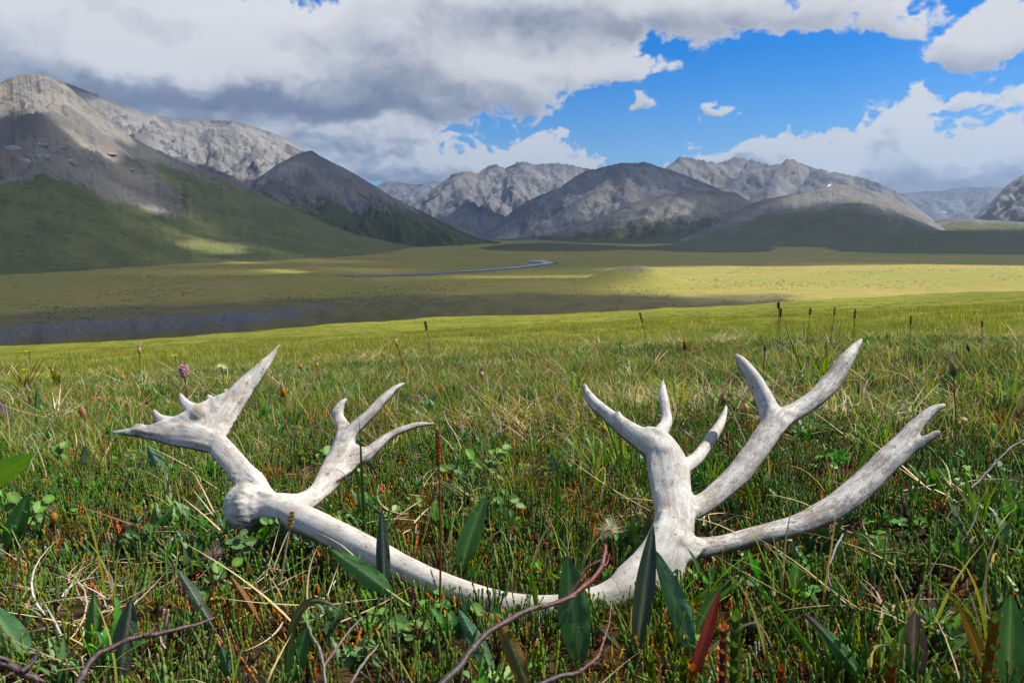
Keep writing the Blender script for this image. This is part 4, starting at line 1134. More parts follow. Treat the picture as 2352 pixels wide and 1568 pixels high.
def make_herbs(kind, n, rad):
    pb = PB()
    for i in range(n):
        a = rnd(0, 6.283); q = rad * math.sqrt(random.random()); b = (q * math.sin(a), q * math.cos(a), rnd(-.005, .02))
        if kind == 'round':
            c = vary(random.choice([(.075, .185, .025), (.11, .22, .03), (.05, .13, .025)]))
            for k in range(random.randint(2, 4)): round_leaf(pb, b, rnd(0, 6.283), rnd(.1, .9), rnd(.007, .014), c)
        elif kind == 'fern':
            c = vary(random.choice([(.045, .13, .025), (.06, .16, .03), (.04, .10, .03)]))
            for k in range(random.randint(2, 5)): fern_leaf(pb, b, rnd(0, 6.283), rnd(.05, .8), rnd(.022, .045), rnd(.006, .009), c)
        else:
            c = vary(random.choice([(.055, .135, .03), (.075, .165, .03), (.05, .11, .035)]))
            for k in range(random.randint(2, 4)): blade(pb, b, rnd(0, 6.283), rnd(.1, .9), rnd(.03, .065), rnd(.006, .011), rnd(.1, .8), c, c, 7, .15, 0, 0, 'lance', np.array(c) * 1.5)
    return pb
def make_moss(n, rad, cols):
    pb = PB()
    for i in range(n):
        a = rnd(0, 6.283); q = rad * math.sqrt(random.random())
        c = vary(random.choice(cols), .3)
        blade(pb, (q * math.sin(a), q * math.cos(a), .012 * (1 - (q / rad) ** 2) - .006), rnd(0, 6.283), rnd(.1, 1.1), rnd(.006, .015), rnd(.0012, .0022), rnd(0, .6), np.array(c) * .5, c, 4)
    return pb
PROTOS = {}
for k in range(7): PROTOS.setdefault('heath', []).append(proto('heath_shoot', make_heath('green', 5, .016), M_HEATH))
for k in range(2): PROTOS['heath'].append(proto('heath_shoot', make_heath('orange', 2, .010, .02, .05), M_HEATH))
PROTOS['heath'].append(proto('heath_shoot', make_heath('brown', 3, .012, .03, .06), M_HEATH))
PROTOS['heath'].append(proto('heath_shoot', make_heath('grey', 2, .012, .02, .055), M_HEATH))
for k in range(6): PROTOS.setdefault('heath_mat', []).append(proto('heath_mat', make_heath('green', 46, .085), M_HEATH))
for k in range(1): PROTOS['heath_mat'].append(proto('heath_mat', make_heath('orange', 22, .06), M_HEATH))
for k in range(1): PROTOS['heath_mat'].append(proto('heath_mat', make_heath('brown', 30, .07), M_HEATH))
for k in range(6): PROTOS.setdefault('grass', []).append(proto('sedge_tuft', make_grass(7, .07, .18, .0018, .0040, .018, GRASS, .16), M_GRASS))
for k in range(5): PROTOS.setdefault('turf', []).append(proto('sedge_turf', make_grass(46, .05, .13, .0022, .0040, .11, GRASS, .12, (.2, 1.3), (.02, .6), 5), M_GRASS))
for k in range(3): PROTOS.setdefault('field', []).append(proto('sedge_field', make_grass(110, .05, .12, .0040, .0070, .30, [(.150, .225, .020), (.185, .240, .020), (.115, .195, .024), (.215, .240, .03)], .10, (.2, 1.2), (.02, .6), 4), M_GRASS))
for k in range(4): PROTOS.setdefault('straw', []).append(proto('dry_blades', make_straw(9, .06), M_STRAW))
for k in range(2): PROTOS['straw'].append(proto('dry_blades', make_straw(8, .05, .03, .10, [(.34, .32, .30), (.22, .18, .15), (.10, .07, .05)]), M_STRAW))
for kd in ('round', 'fern', 'lance'):
    for k in range(3): PROTOS.setdefault('herbs', []).append(proto('small_leaf', make_herbs(kd, 3 if kd != 'round' else 4, .025), M_LEAF))
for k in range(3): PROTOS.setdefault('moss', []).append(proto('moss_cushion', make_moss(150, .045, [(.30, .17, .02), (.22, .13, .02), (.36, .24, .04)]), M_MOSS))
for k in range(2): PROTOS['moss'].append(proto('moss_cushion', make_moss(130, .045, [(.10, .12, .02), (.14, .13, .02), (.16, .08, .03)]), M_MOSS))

def scatter(name, protos, pts, rots, scl, idx, kind='stuff', label=None):
    """one object: the plants of one kind set out over the ground by geometry nodes"""
    pts = np.asarray(pts, np.float32)
    me = bpy.data.meshes.new(name)
    me.vertices.add(len(pts)); me.vertices.foreach_set('co', pts.ravel())
    a = me.attributes.new('turn', 'FLOAT_VECTOR', 'POINT'); a.data.foreach_set('vector', np.asarray(rots, np.float32).ravel())
    a = me.attributes.new('size', 'FLOAT', 'POINT'); a.data.foreach_set('value', np.asarray(scl, np.float32))
    a = me.attributes.new('variety', 'INT', 'POINT'); a.data.foreach_set('value', np.asarray(idx, np.int32))
    o = new_obj(name, me)
    c = bpy.data.collections.new(name + '_kinds')
    for i, pm in enumerate(protos):
        c.objects.link(bpy.data.objects.new('%s_%02d' % (name, i), pm))
    ng = bpy.data.node_groups.new(name + '_scatter', 'GeometryNodeTree')
    ng.interface.new_socket('Geometry', in_out='INPUT', socket_type='NodeSocketGeometry')
    ng.interface.new_socket('Geometry', in_out='OUTPUT', socket_type='NodeSocketGeometry')
    N, Lk = ng.nodes, ng.links
    gi, go = N.new('NodeGroupInput'), N.new('NodeGroupOutput')
    ci = N.new('GeometryNodeCollectionInfo'); ci.inputs['Collection'].default_value = c
    ci.inputs['Separate Children'].default_value = True; ci.inputs['Reset Children'].default_value = True
    ip = N.new('GeometryNodeInstanceOnPoints'); ip.inputs['Pick Instance'].default_value = True
    def na(nm, t):
        q = N.new('GeometryNodeInputNamedAttribute'); q.data_type = t; q.inputs['Name'].default_value = nm; return q.outputs[0]
    Lk.new(gi.outputs[0], ip.inputs['Points']); Lk.new(ci.outputs[0], ip.inputs['Instance'])
    Lk.new(na('variety', 'INT'), ip.inputs['Instance Index'])
    er = N.new('FunctionNodeEulerToRotation'); Lk.new(na('turn', 'FLOAT_VECTOR'), er.inputs[0]); Lk.new(er.outputs[0], ip.inputs['Rotation'])
    Lk.new(na('size', 'FLOAT'), ip.inputs['Scale'])
    Lk.new(ip.outputs[0], go.inputs[0])
    md = o.modifiers.new('scatter', 'NODES'); md.node_group = ng
    tag(o, label, kind=kind)
    return o
# where the antler lies low, nothing grows through it
_al = ANTLER[ANTLER[:, 2] < .16]
def clear_of_antler(x, y, h, gz, pad=.004):
    ok = np.ones(len(x), bool)
    for (ax, ay, az_, ar) in _al:
        d = np.hypot(x - ax, y - ay)
        ok &= ~((d < ar * .92 + pad) & (gz + h > az_ - ar))
    return ok
def wedge(density, r0, r1, half=R(40), seed=0, falloff=None):
    g = np.random.default_rng(seed)
    area = half * (r1 * r1 - r0 * r0)
    n = int(area * density)
    r = np.sqrt(g.uniform(r0 * r0, r1 * r1, n)); a = g.uniform(-half, half, n)
    if falloff is not None:
        k = g.random(n) < falloff(r); r, a = r[k], a[k]
    return r * np.sin(a), r * np.cos(a), g
def spread(name, key, density, r0, r1, seed, smin, smax, height, mask=None, weights=None, tilt=.18, half=None, sink=0.0, falloff=None, grow=None):
    half = half or (R(80) if r1 < 3 else R(64) if r1 < 10 else R(50))
    x, y, g = wedge(density, r0, r1, half, seed, falloff)
    if mask is not None:
        k = g.random(len(x)) < mask(x, y); x, y = x[k], y[k]
    gz = ground_parts(x, y)[0]
    k = clear_of_antler(x, y, height, gz); x, y, gz = x[k], y[k], gz[k]
    n = len(x); P = PROTOS[key]
    w = np.ones(len(P)) if weights is None else np.array(weights, float)
    idx = g.choice(len(P), n, p=w / w.sum())
    rot = np.stack([g.normal(0, tilt, n), g.normal(0, tilt, n), g.uniform(0, 6.283, n)], -1)
    s = g.uniform(smin, smax, n)
    if grow is not None: s = s * grow(np.hypot(x, y))
    return scatter(name, P, np.stack([x, y, gz - sink], -1), rot, s, idx)
NEARR = .26
hm = lambda x, y: np.clip(.62 + 1.5 * fbm(x * 3.2, y * 3.2, 4, .55, 101), .05, 1)
spread('heath', 'heath', 2700, NEARR, 2.3, 1, .75, 1.25, .05, hm, [5, 5, 5, 5, 5, 5, 5, 4, 4, 5, 3], .25)
spread('heath', 'heath_mat', 130, 2.2, 6.5, 2, .8, 1.3, .06, lambda x, y: np.clip(.5 + 1.4 * fbm(x * 1.3, y * 1.3, 4, .55, 102), .05, 1), [4, 4, 4, 4, 4, 4, 6, 6], .1)
spread('moss', 'moss', 420, NEARR, 2.6, 3, .7, 1.5, .015, lambda x, y: np.clip(.35 + 1.7 * fbm(x * 2.2 + 9, y * 2.2, 4, .55, 103), .06, 1), None, .15)
spread('dry_grass', 'straw', 85, NEARR, 2.6, 4, .7, 1.3, .03, lambda x, y: np.clip(.30 + 1.6 * fbm(x * 1.6 + 3, y * 1.6, 3, .55, 104) + .9 * np.exp(-((x - .42) / .45) ** 2 - ((y - 2.0) / .4) ** 2), .1, 1), [3, 3, 3, 3, 4, 4])
spread('dry_grass', 'straw', 55, 2.6, 8, 5, 1.0, 1.7, .03, lambda x, y: np.clip(.3 + 1.6 * fbm(x * .8, y * .8, 3, .55, 105), .1, 1))
spread('ground_leaves', 'herbs', 340, NEARR, 2.6, 6, .7, 1.25, .03, lambda x, y: np.clip(.4 + 1.8 * fbm(x * 2.4 + 5, y * 2.4, 4, .55, 106), .08, 1), [1.4, 1.4, 1.4, 1.2, 1.2, 1.2, .8, .8, .8])
spread('ground_leaves', 'herbs', 70, 2.6, 6.5, 7, .9, 1.5, .03, None, [2, 2, 2, 2, 2, 2, 1, 1, 1])
spread('grass', 'grass', 150, .44, 2.4, 8, .6, 1.15, .10, lambda x, y: np.clip(.13 + 1.5 * fbm(x * 1.8 + 2, y * 1.8, 3, .5, 107) + .35 * sstep(y, 1.2, 2.0), .02, 1), None, .12)
spread('grass', 'grass', 330, 1.9, 5.0, 9, .65, 1.15, .10, lambda x, y: np.clip(.5 + 1.1 * fbm(x * 1.2, y * 1.2, 3, .5, 108), .1, 1), None, .12)
spread('grass', 'turf', 85, 2.6, 9.0, 10, .6, 1.0, .10, lambda x, y: np.clip(.6 + 1.1 * fbm(x * .9, y * .9, 3, .5, 109), .15, 1), None, .1)
spread('grass', 'field', 13, 6.5, 26.0, 11, .6, 1.0, .10, lambda x, y: np.clip(.75 + .8 * fbm(x * .5, y * .5, 3, .5, 110), .2, 1), None, .08, grow=lambda r: 1 - .55 * sstep(r, 14, 26))

spread('grass', 'field', 2.6, 24.0, 70.0, 12, .7, 1.1, .10, lambda x, y: np.clip(.5 + 1.2 * fbm(x * .12, y * .12, 3, .5, 111), .1, 1), None, .08, half=R(46), grow=lambda r: .62 + 0 * r)
# heath that has grown up along the near side of the lying beam
def heath_along_beam():
    g = np.random.default_rng(21)
    low = ANTLER[(ANTLER[:, 2] < -.02) & (ANTLER[:, 1] < 1.06)]
    k = g.integers(0, len(low), 170)
    c = low[k]
    away = -c[:, :2] / np.linalg.norm(c[:, :2], axis=1)[:, None]
    off = c[:, 3] * .9 + g.uniform(.003, .050, len(c))
    xy = c[:, :2] + away * off[:, None] + g.normal(0, .012, (len(c), 2))
    gz = ground_parts(xy[:, 0], xy[:, 1])[0]
    idx = g.choice(11, len(c), p=np.array([5, 5, 5, 5, 5, 5, 5, 3, 3, 4, 2]) / 47)
    scatter('heath', PROTOS['heath'], np.stack([xy[:, 0], xy[:, 1], gz], -1), np.stack([g.normal(0, .2, len(c)), g.normal(0, .2, len(c)), g.uniform(0, 6.28, len(c))], -1), g.uniform(.5, .95, len(c)), idx)
heath_along_beam()
# willow scrub dotted over the valley floor
def valley_scrub():
    for k in range(3):
        pb = PB()
        for i in range(70):
            a = rnd(0, 6.283); q = math.sqrt(random.random()); h = rnd(.05, .55) * (1 - .6 * q)
            c = vary(random.choice([(.115, .135, .04), (.085, .110, .034), (.14, .14, .05)]))
            blade(pb, (q * math.sin(a), q * math.cos(a), h), rnd(0, 6.283), rnd(.3, 1.3), rnd(.25, .5), rnd(.10, .2), .3, c, c, 3)
        PROTOS.setdefault('scrub', []).append(proto('willow_scrub', pb, M_LEAF))
    g = np.random.default_rng(33); n = 26000
    r = 430 * (2600 / 430) ** g.random(n); a = g.uniform(-R(38), R(38), n)
    x, y = r * np.sin(a), r * np.cos(a)
    m = fbm(x / 130, y / 130, 4, .6, 121) + .5 * fbm(x / 30, y / 30, 3, .5, 122)
    k = (m > .10) & (_seg_dist(x, y, RIVER) > 30)
    x, y = x[k], y[k]; z, gr, _, hm_ = ground_parts(x, y)
    k = (hm_ < .2) & (gr < .3); x, y, z = x[k], y[k], z[k]; n = len(x)
    scatter('willow_scrub', PROTOS['scrub'], np.stack([x, y, z - .05], -1), np.stack([np.zeros(n), np.zeros(n), g.uniform(0, 6.28, n)], -1), g.uniform(.35, 1.25, n), g.integers(0, 3, n))
valley_scrub()

# ------------------------------------------------------------------ single plants that stand out
def leaf_mat():
    m, w = new_mat('broad_leaf_skin')
    pos = w.n('ShaderNodeNewGeometry').outputs['Position']
    c = w.attr('tint').outputs['Color']
    n1 = w.noise(pos, 60.0, 4, .6)
    c = w.mix(w.mul(w.step(n1, .45, .75), .35), c, w.mix(1.0, c, (.70, .72, .8), 'MULTIPLY'))
    c = w.mix(w.mul(w.step(w.noise(pos, 170.0, 3, .6), .62, .70), .6), c, (.10, .075, .03))
    v = w.voro(pos, 330.0)
    nb = bump(w, w.add(w.mul(v, .8), w.mul(w.noise(pos, 900.0, 2, .5), .3)), .35, .0012)
    return finish(m, w, c, .52, .32, nb, .18, w.mix(1.0, c, (1.2, 1.35, .5), 'MULTIPLY'))
M_BROAD = leaf_mat()
def bark_mat():
    m, w = new_mat('willow_bark')
    pos = w.n('ShaderNodeNewGeometry').outputs['Position']
    c = w.attr('tint').outputs['Color']
    n1 = w.noise(pos, 120.0, 5, .65)
    c = w.mix(w.mul(w.step(n1, .5, .68), .5), c, (.17, .14, .14))
    return finish(m, w, c, .42, .35, bump(w, n1, .7, .003))
M_BARK = bark_mat()
M_BLOOM = plant_material('bloom', .3, .6, .2, 1.0)
M_FLUFF = plant_material('seed_fluff', .45, .9, .05, .8)
def loc_mesh(name, pb, base, mat, parent=None):
    pb.v = [v - np.array(base) for v in pb.v]
    me = pb.mesh(name)
    me.materials.append(mat)
    o = new_obj(name, me, parent)
    if parent is None: o.location = base
    return o
def bez3(p0, p1, p2, n):
    t = np.linspace(0, 1, n)[:, None]
    p0, p1, p2 = (np.array(p, float) for p in (p0, p1, p2))
    return p0 * (1 - t) ** 2 + 2 * p1 * t * (1 - t) + p2 * t * t
DGREEN = ((.042, .115, .042), (.20, .30, .12)); MGREEN = ((.062, .160, .040), (.24, .34, .12)); BLUEG = ((.055, .140, .080), (.20, .30, .15))
GREYG = ((.065, .090, .060), (.30, .32, .22)); LIGHTG = ((.170, .350, .025), (.26, .42, .05)); PURP = ((.085, .055, .070), (.30, .18, .20))
REDL = ((.26, .026, .022), (.20, .05, .03)); RUST = ((.17, .075, .020), (.24, .13, .04)); OLIVE = ((.075, .085, .030), (.16, .15, .06)); DARKG = ((.045, .060, .048), (.26, .28, .20))
YELG = ((.20, .30, .02), (.26, .34, .05))
def broad_leaf(base, tip, wpx, cols, label, stem=.18, bow=.0, side=.0, fold=.14, turn=0.0, edge=None, tipc=None, dd=0.0, td=-.015, mid=None, cat='leaf', name='willow_shoot', group=None):
    """one long leaf: base and tip as seen (2352-wide picture), width in those pixels"""
    P0 = on_ground(*base)
    d0 = max((P0 - CAM).dot(Vector((0, math.cos(PITCH), -math.sin(PITCH)))) + dd, .3)
    P0 = at_depth(base[0], base[1], d0)
    P1 = at_depth(tip[0], tip[1], d0 + td)
    if mid is None:
        M = (P0 + P1) * .5 + Vector((side, 0, 0)) * (P1 - P0).length + Vector((0, -bow * .4, bow)) * (P1 - P0).length
    else:
        M = at_depth(mid[0], mid[1], d0 + td * .5); M = M * 2 - (P0 + P1) * .5
    C = bez3(P0, M, P1, 18)
    wd = 1.06 * wpx * S * d0 / FPX
    ns = max(2, int(18 * stem))
    base_w = np.array(P0)
    # blade
    B = C[ns - 1:]
    n = len(B); t = np.linspace(0, 1, n)
    prof = np.clip(np.sin(np.pi * np.clip(t * .965 + .03, 0, 1) ** .82) ** .75, .02, 1)
    tan = np.gradient(B, axis=0); tan /= np.linalg.norm(tan, axis=1)[:, None]
    view = B - np.array(CAM); view /= np.linalg.norm(view, axis=1)[:, None]
    sd = np.cross(tan, view); sd /= np.linalg.norm(sd, axis=1)[:, None]; nr = np.cross(sd, tan)
    # turn the blade a little about its rib
    ca, sa = math.cos(turn), math.sin(turn)
    sd, nr = sd * ca + nr * sa, nr * ca - sd * sa
    offs = np.array([-1, -.72, -.38, -.10, 0, .10, .38, .72, 1.0])
    wob = .13 * np.array([pnoise(t * 6 + k * 5.1, t * 0 + k, int(abs(base[0])) % 50) for k in range(9)]).T
    G = B[:, None, :] + sd[:, None, :] * (offs[None, :, None] * prof[:, None, None] * wd * .5) + nr[:, None, :] * ((np.abs(offs)[None, :] * fold * prof[:, None] + wob * np.abs(offs)[None, :] * prof[:, None])[..., None] * wd)
    lam, rib = np.array(cols[0]) * 1.25, np.array(cols[1]) * 1.15
    CC = np.zeros((n, 9, 3)) + lam
    CC *= (1 + .18 * pnoise(t * 9, t * 0 + 1, 3))[:, None, None]
    CC[:, 3:6] = lam + (rib - lam) * np.array([.45, 1, .45])[None, :, None]
    if edge is not None: CC[:, [0, 8]] = edge; CC[:, [1, 7]] = CC[:, [1, 7]] * .4 + np.array(edge) * .6
    if tipc is not None:
        k = sstep(t, .62, .95)[:, None, None]; CC = CC * (1 - k) + np.array(tipc) * k
    pb = PB(); pb.grid(G, CC)
    o = loc_mesh(name, pb, base_w, M_BROAD)
    tag(o, label, cat, group)
    ps = PB()
    sc_ = np.array(rib) * .8 + np.array((.05, .01, .01))
    tubeline(ps, C[:ns + 1], np.linspace(.0011, .0009, ns + 1) * max(1, wd / .014), sc_, sc_, 5)
    loc_mesh('leaf_stalk', ps, base_w, M_BROAD, o)
    return o
LEAVES = [
    ((80, 1540), (-25, 1385), 62, DGREEN, 'broad dark green leaf rising at the bottom left corner beside a brown branch', dict(side=-.05)),
    ((-95, 1150), (78, 1040), 62, LIGHTG, 'bright lime green leaf reaching in from the left edge', dict(dd=-.25, stem=.08, turn=-.5)),
    ((10, 1270), (66, 1132), 40, MGREEN, 'green pointed leaf standing upright near the left edge below the lime leaf', dict(stem=.12)),
    ((210, 1520), (216, 1356), 32, MGREEN, 'glossy green upright leaf with pale rib between the bottom left corner and the branch', dict(side=.03)),
    ((270, 1585), (301, 1374), 50, GREYG, 'tall dull grey-green leaf crossing behind the knotty brown branch', dict()),
    ((515, 1483), (406, 1304), 26, GREYG, 'narrow grey-green leaf leaning left with a long pink stalk', dict(stem=.30, bow=.06)),
    ((612, 1452), (528, 1320), 18, RUST, 'thin rust red folded leaf leaning left under the main beam', dict(stem=.3, fold=.4)),
    ((943, 1393), (758, 1260), 46, MGREEN, 'broad green leaf lying diagonally against the front of the main beam', dict(stem=.28, turn=.3, dd=-.10, td=.02)),
    ((884, 1400), (876, 1167), 30, DARKG, 'dark slate leaf with pale rib standing upright before the main beam', dict(stem=.22, dd=-.05)),
    ((655, 1580), (782, 1402), 18, OLIVE, 'arching narrow leaf bent over like a hook below the main beam', dict(mid=(690, 1400), stem=.1)),
    ((662, 1585), (704, 1440), 42, DGREEN, 'short dark green leaf at the foot of the arching hooked leaf', dict()),
    ((535, 1565), (507, 1483), 28, BLUEG, 'small bluish leaf at the bottom edge under the grey-green narrow leaf', dict(stem=.1)),
    ((356, 1262), (354, 1163), 19, MGREEN, 'small upright green leaf left of the white burr', dict(stem=.1)),
    ((1047, 1362), (1117, 1138), 46, MGREEN, 'long green leaf leaning right behind the main beam in the centre', dict(stem=.30, dd=.03, side=-.06)),
    ((1333, 1540), (1303, 1273), 68, DGREEN, 'largest glossy dark green leaf crossed by the red-tipped twig', dict(stem=.07)),
    ((1458, 1530), (1500, 1204), 44, DARKG, 'tall dark leaf standing in front of the right stem of the antler', dict(stem=.2)),
    ((1592, 1520), (1499, 1256), 46, BLUEG, 'long blue-green leaf leaning left across the antler fork', dict(stem=.1, side=.07)),
    ((1590, 1480), (1660, 1342), 30, DGREEN, 'dark green leaf curling behind the red leaf', dict(stem=.1, side=-.08)),
    ((1572, 1590), (1652, 1352), 26, REDL, 'bright red leaf with a green foot near the bottom', dict(stem=.22, side=.05, fold=.35, dd=-.05)),
    ((1215, 1600), (1134, 1406), 38, OLIVE, 'green leaf with orange edges and tip at the bottom centre', dict(stem=.04, edge=(.32, .11, .02), tipc=(.55, .17, .05), side=.06, dd=-.06)),
    ((1145, 1560), (1053, 1398), 36, BLUEG, 'green leaf with cream rib lying left of the dark twig', dict(stem=.2, turn=-.2)),
    ((1833, 1392), (1829, 1282), 36, MGREEN, 'small oval green leaf standing below the long low tine', dict(stem=.1)),
    ((1996, 1590), (1843, 1404), 32, DGREEN, 'curved green leaf with a purple tip at the bottom right', dict(stem=.05, side=.10, tipc=(.13, .05, .08), fold=.3)),
    ((2094, 1590), (2102, 1402), 54, PURP, 'glossy purple-brown leaf standing at the bottom right', dict(stem=.05, fold=.22)),
    ((2316, 1600), (2322, 1363), 60, DGREEN, 'tall dark green leaf with pale rib at the bottom right corner', dict(stem=.05)),
    ((2262, 1555), (2200, 1385), 26, RUST, 'withered rust brown leaf leaning left by the bottom right corner', dict(stem=.1, side=.08)),
    ((2024, 1285), (1966, 1218), 34, MGREEN, 'plain green leaf lying right of the long low tine', dict(stem=.15)),
    ((2280, 1335), (2228, 1280), 20, DGREEN, 'small dark leaf on a thin stalk at the right', dict(stem=.25)),
    ((183, 1105), (197, 1020), 19, BLUEG, 'blue-green leaf standing below the outstretched brow palm tip', dict(stem=.1)),
    ((84, 968), (86, 890), 11, DGREEN, 'narrow dark leaf in the grass near the left edge', dict(stem=.1)),
    ((28, 985), (-8, 905), 16, PURP, 'brownish leaf at the left edge among the grass', dict(stem=.1)),
    ((345, 1208), (288, 1182), 20, BLUEG, 'glossy leaf lying flat left of the burr', dict(stem=.1, turn=.4)),
    ((390, 1112), (340, 1022), 34, BLUEG, 'blue-green leaf hanging under the brow palm', dict(stem=.1)),
    ((1283, 1120), (1268, 1042), 15, GREYG, 'pale grey-green leaf standing alone left of the right stem', dict(stem=.12)),
    ((982, 1042), (942, 1008), 12, RUST, 'dry brown leaf right of the lowest bez tine', dict(stem=.1)),
    ((1600, 1240), (1572, 1172), 16, DGREEN, 'toothed dark leaf growing in the crook of the low tine', dict(stem=.1)),
    ((1432, 1500), (1370, 1434), 18, GREYG, 'grey narrow leaf lying between the two dark upright leaves', dict(stem=.25)),
    ((1105, 1452), (1076, 1392), 0, MGREEN, '', None),
]
for b, t, wpx, cols, lab, kw in LEAVES:
    if kw is None: continue
    broad_leaf(b, t, wpx, cols, lab, **kw)

def long_blade(base, tip, wpx, c0, c1, label, mid=None, side=0.0, bow=0.0, dd=0.0, td=-.02, name='sedge_sprout', cat='grass', group=None):
    P0 = on_ground(*base)
    d0 = (P0 - CAM).dot(Vector((0, math.cos(PITCH), -math.sin(PITCH)))) + dd
    P0 = at_depth(base[0], base[1], d0); P1 = at_depth(tip[0], tip[1], d0 + td)
    if mid is None: M = (P0 + P1) * .5 + Vector((side, 0, bow)) * (P1 - P0).length
    else: M = at_depth(mid[0], mid[1], d0 + td * .5) * 2 - (P0 + P1) * .5
    C = bez3(P0, M, P1, 14); wd = wpx * S * d0 / FPX
    t = np.linspace(0, 1, 14); w_ = wd * np.clip(1 - t ** 2.4, .04, 1)
    tan = np.gradient(C, axis=0); tan /= np.linalg.norm(tan, axis=1)[:, None]
    view = C - np.array(CAM); view /= np.linalg.norm(view, axis=1)[:, None]
    sd = np.cross(tan, view); sd /= np.linalg.norm(sd, axis=1)[:, None]; nr = np.cross(sd, tan)
    G = np.stack([C - sd * w_[:, None] * .5, C + nr * w_[:, None] * .22, C + sd * w_[:, None] * .5], 1)
    cc = np.array(c0) + (np.array(c1) - np.array(c0)) * t[:, None]
    pb = PB(); pb.grid(G, np.stack([cc, cc * .8, cc * 1.1], 1))
    return tag(loc_mesh(name, pb, np.array(P0), M_GRASS), label, cat, group)
GB, GB2, YB, SB, BB = (.065, .135, .02), (.10, .19, .025), (.22, .30, .02), (.42, .33, .18), (.16, .09, .04)
for b, t, wpx, c0, c1, lab, kw in [
    ((1905, 1570), (1690, 1298), 15, GB, GB2, 'long green blade arching left below the low tine', dict(side=.10)),
    ((2094, 1585), (2018, 1410), 14, GB2, YB, 'stiff yellow-green blade left of the purple leaf', dict()),
    ((2276, 1452), (2116, 1318), 9, YB, YB, 'pale green blade leaning left at the right side', dict()),
    ((1900, 1545), (1980, 1385), 12, GB, GB, 'green blade leaning right at the bottom right', dict()),
    ((2130, 1545), (2270, 1420), 12, GB, GB, 'dark green blade behind the purple leaf leaning right', dict(td=.02)),
    ((1340, 1175), (1342, 1100), 0, GB, GB, '', None),
    ((1460, 1280), (1548, 1098), 13, GB, GB, 'dark green blade crossing the pale right stem of the antler', dict(dd=-.05, side=.03)),
    ((900, 1275), (1000, 1340), 0, GB, GB, '', None),
    ((855, 1215), (795, 955), 8, GB, GB2, 'tall thin green blade in front of the bez tine', dict(dd=-.02, side=-.04)),
    ((838, 1235), (825, 960), 9, (.10, .14, .06), (.08, .12, .05), 'grey-green blade standing in front of the bez fork', dict(dd=-.03)),
    ((812, 1222), (757, 1172), 12, YB, (.35, .40, .03), 'yellow-green blade bent over the main beam near its middle', dict(bow=.15, dd=-.02)),
    ((1278, 1250), (1270, 1020), 0, GB, GB, '', None),
    ((1276, 1262), (1284, 1023), 10, GB2, GB2, 'straight light green blade standing between the antler halves', dict()),
    ((1240, 1420), (1212, 1250), 11, GB2, GB2, 'short bright green blade right of the main beam', dict(side=-.04)),
    ((1470, 1130), (1528, 880), 7, GB, GB2, 'slim green blade crossing the crown tines', dict(dd=-.03, side=-.03)),
    ((1432, 1110), (1420, 940), 9, GB2, GB, 'green blade standing before the left crown tine', dict(dd=-.03)),
    ((1440, 1115), (1365, 880), 7, GB, GB2, 'long thin blade leaning left before the left crown tine', dict(dd=-.03)),
    ((1690, 1130), (1600, 960), 8, GB, GB2, 'green blade leaning left before the middle arm', dict(dd=-.04, side=-.05)),
    ((1740, 1180), (1672, 1000), 8, GB2, GB2, 'light green blade crossing the middle arm', dict(dd=-.05)),
    ((1930, 1140), (2020, 1000), 10, GB, GB2, 'green blade leaning right before the low tine', dict(td=.02)),
    ((2262, 1265), (2215, 1080), 14, GB2, GB, 'broad green blade in the tuft at the right', dict()),
    ((2345, 1250), (2300, 1060), 11, GB, GB2, 'dark green blade at the right edge', dict()),
    ((1720, 1470), (1740, 1405), 10, SB, SB, 'straw lower half of a kinked dry stalk at the bottom right', dict()),
    ((1740, 1405), (1806, 1378), 9, SB, SB, 'straw upper half of a kinked dry stalk at the bottom right', dict(dd=-.05)),
    ((480, 1260), (150, 1150), 6, SB, SB, 'long dry straw lying flat left of the burr', dict(td=.10)),
    ((510, 1380), (270, 1328), 9, SB, SB, 'dry straw lying flat across the bottom left', dict(td=.03)),
    ((660, 1290), (672, 1100), 0, SB, SB, '', None),
    ((1885, 1420), (1925, 1150), 5, (.35, .22, .10), (.40, .27, .13), 'thin tan stalk rising in front of the low tine', dict(dd=-.02, td=-.03)),
    ((20, 1370), (60, 1220), 8, SB, SB, 'dry straw blade leaning right at the left edge', dict()),
    ((2010, 1575), (2040, 1480), 12, (.45, .36, .2), SB, 'curled dry blade at the bottom right', dict(mid=(2000, 1500))),
    ((1560, 1560), (1760, 1440), 8, (.34, .30, .22), (.45, .40, .3), 'bent grey straw arching beside the red leaf', dict(mid=(1690, 1445))),
    ((860, 940), (930, 800), 5, SB, SB, 'dry bent stem in the meadow behind the bez tines', dict()),
    ((1405, 880), (1370, 780), 6, SB, SB, 'dry bent stem in the meadow behind the left crown tine', dict(mid=(1375, 800))),
    ((2010, 1010), (2120, 850), 6, SB, SB, 'pale straw leaning right above the low tine fork', dict()),
    ((1850, 870), (1800, 740), 5, GB, GB, 'thin tall sedge stem behind the right tines', dict()),
]:
    if kw is None: continue
    long_blade(b, t, wpx, c0, c1, lab, **kw)

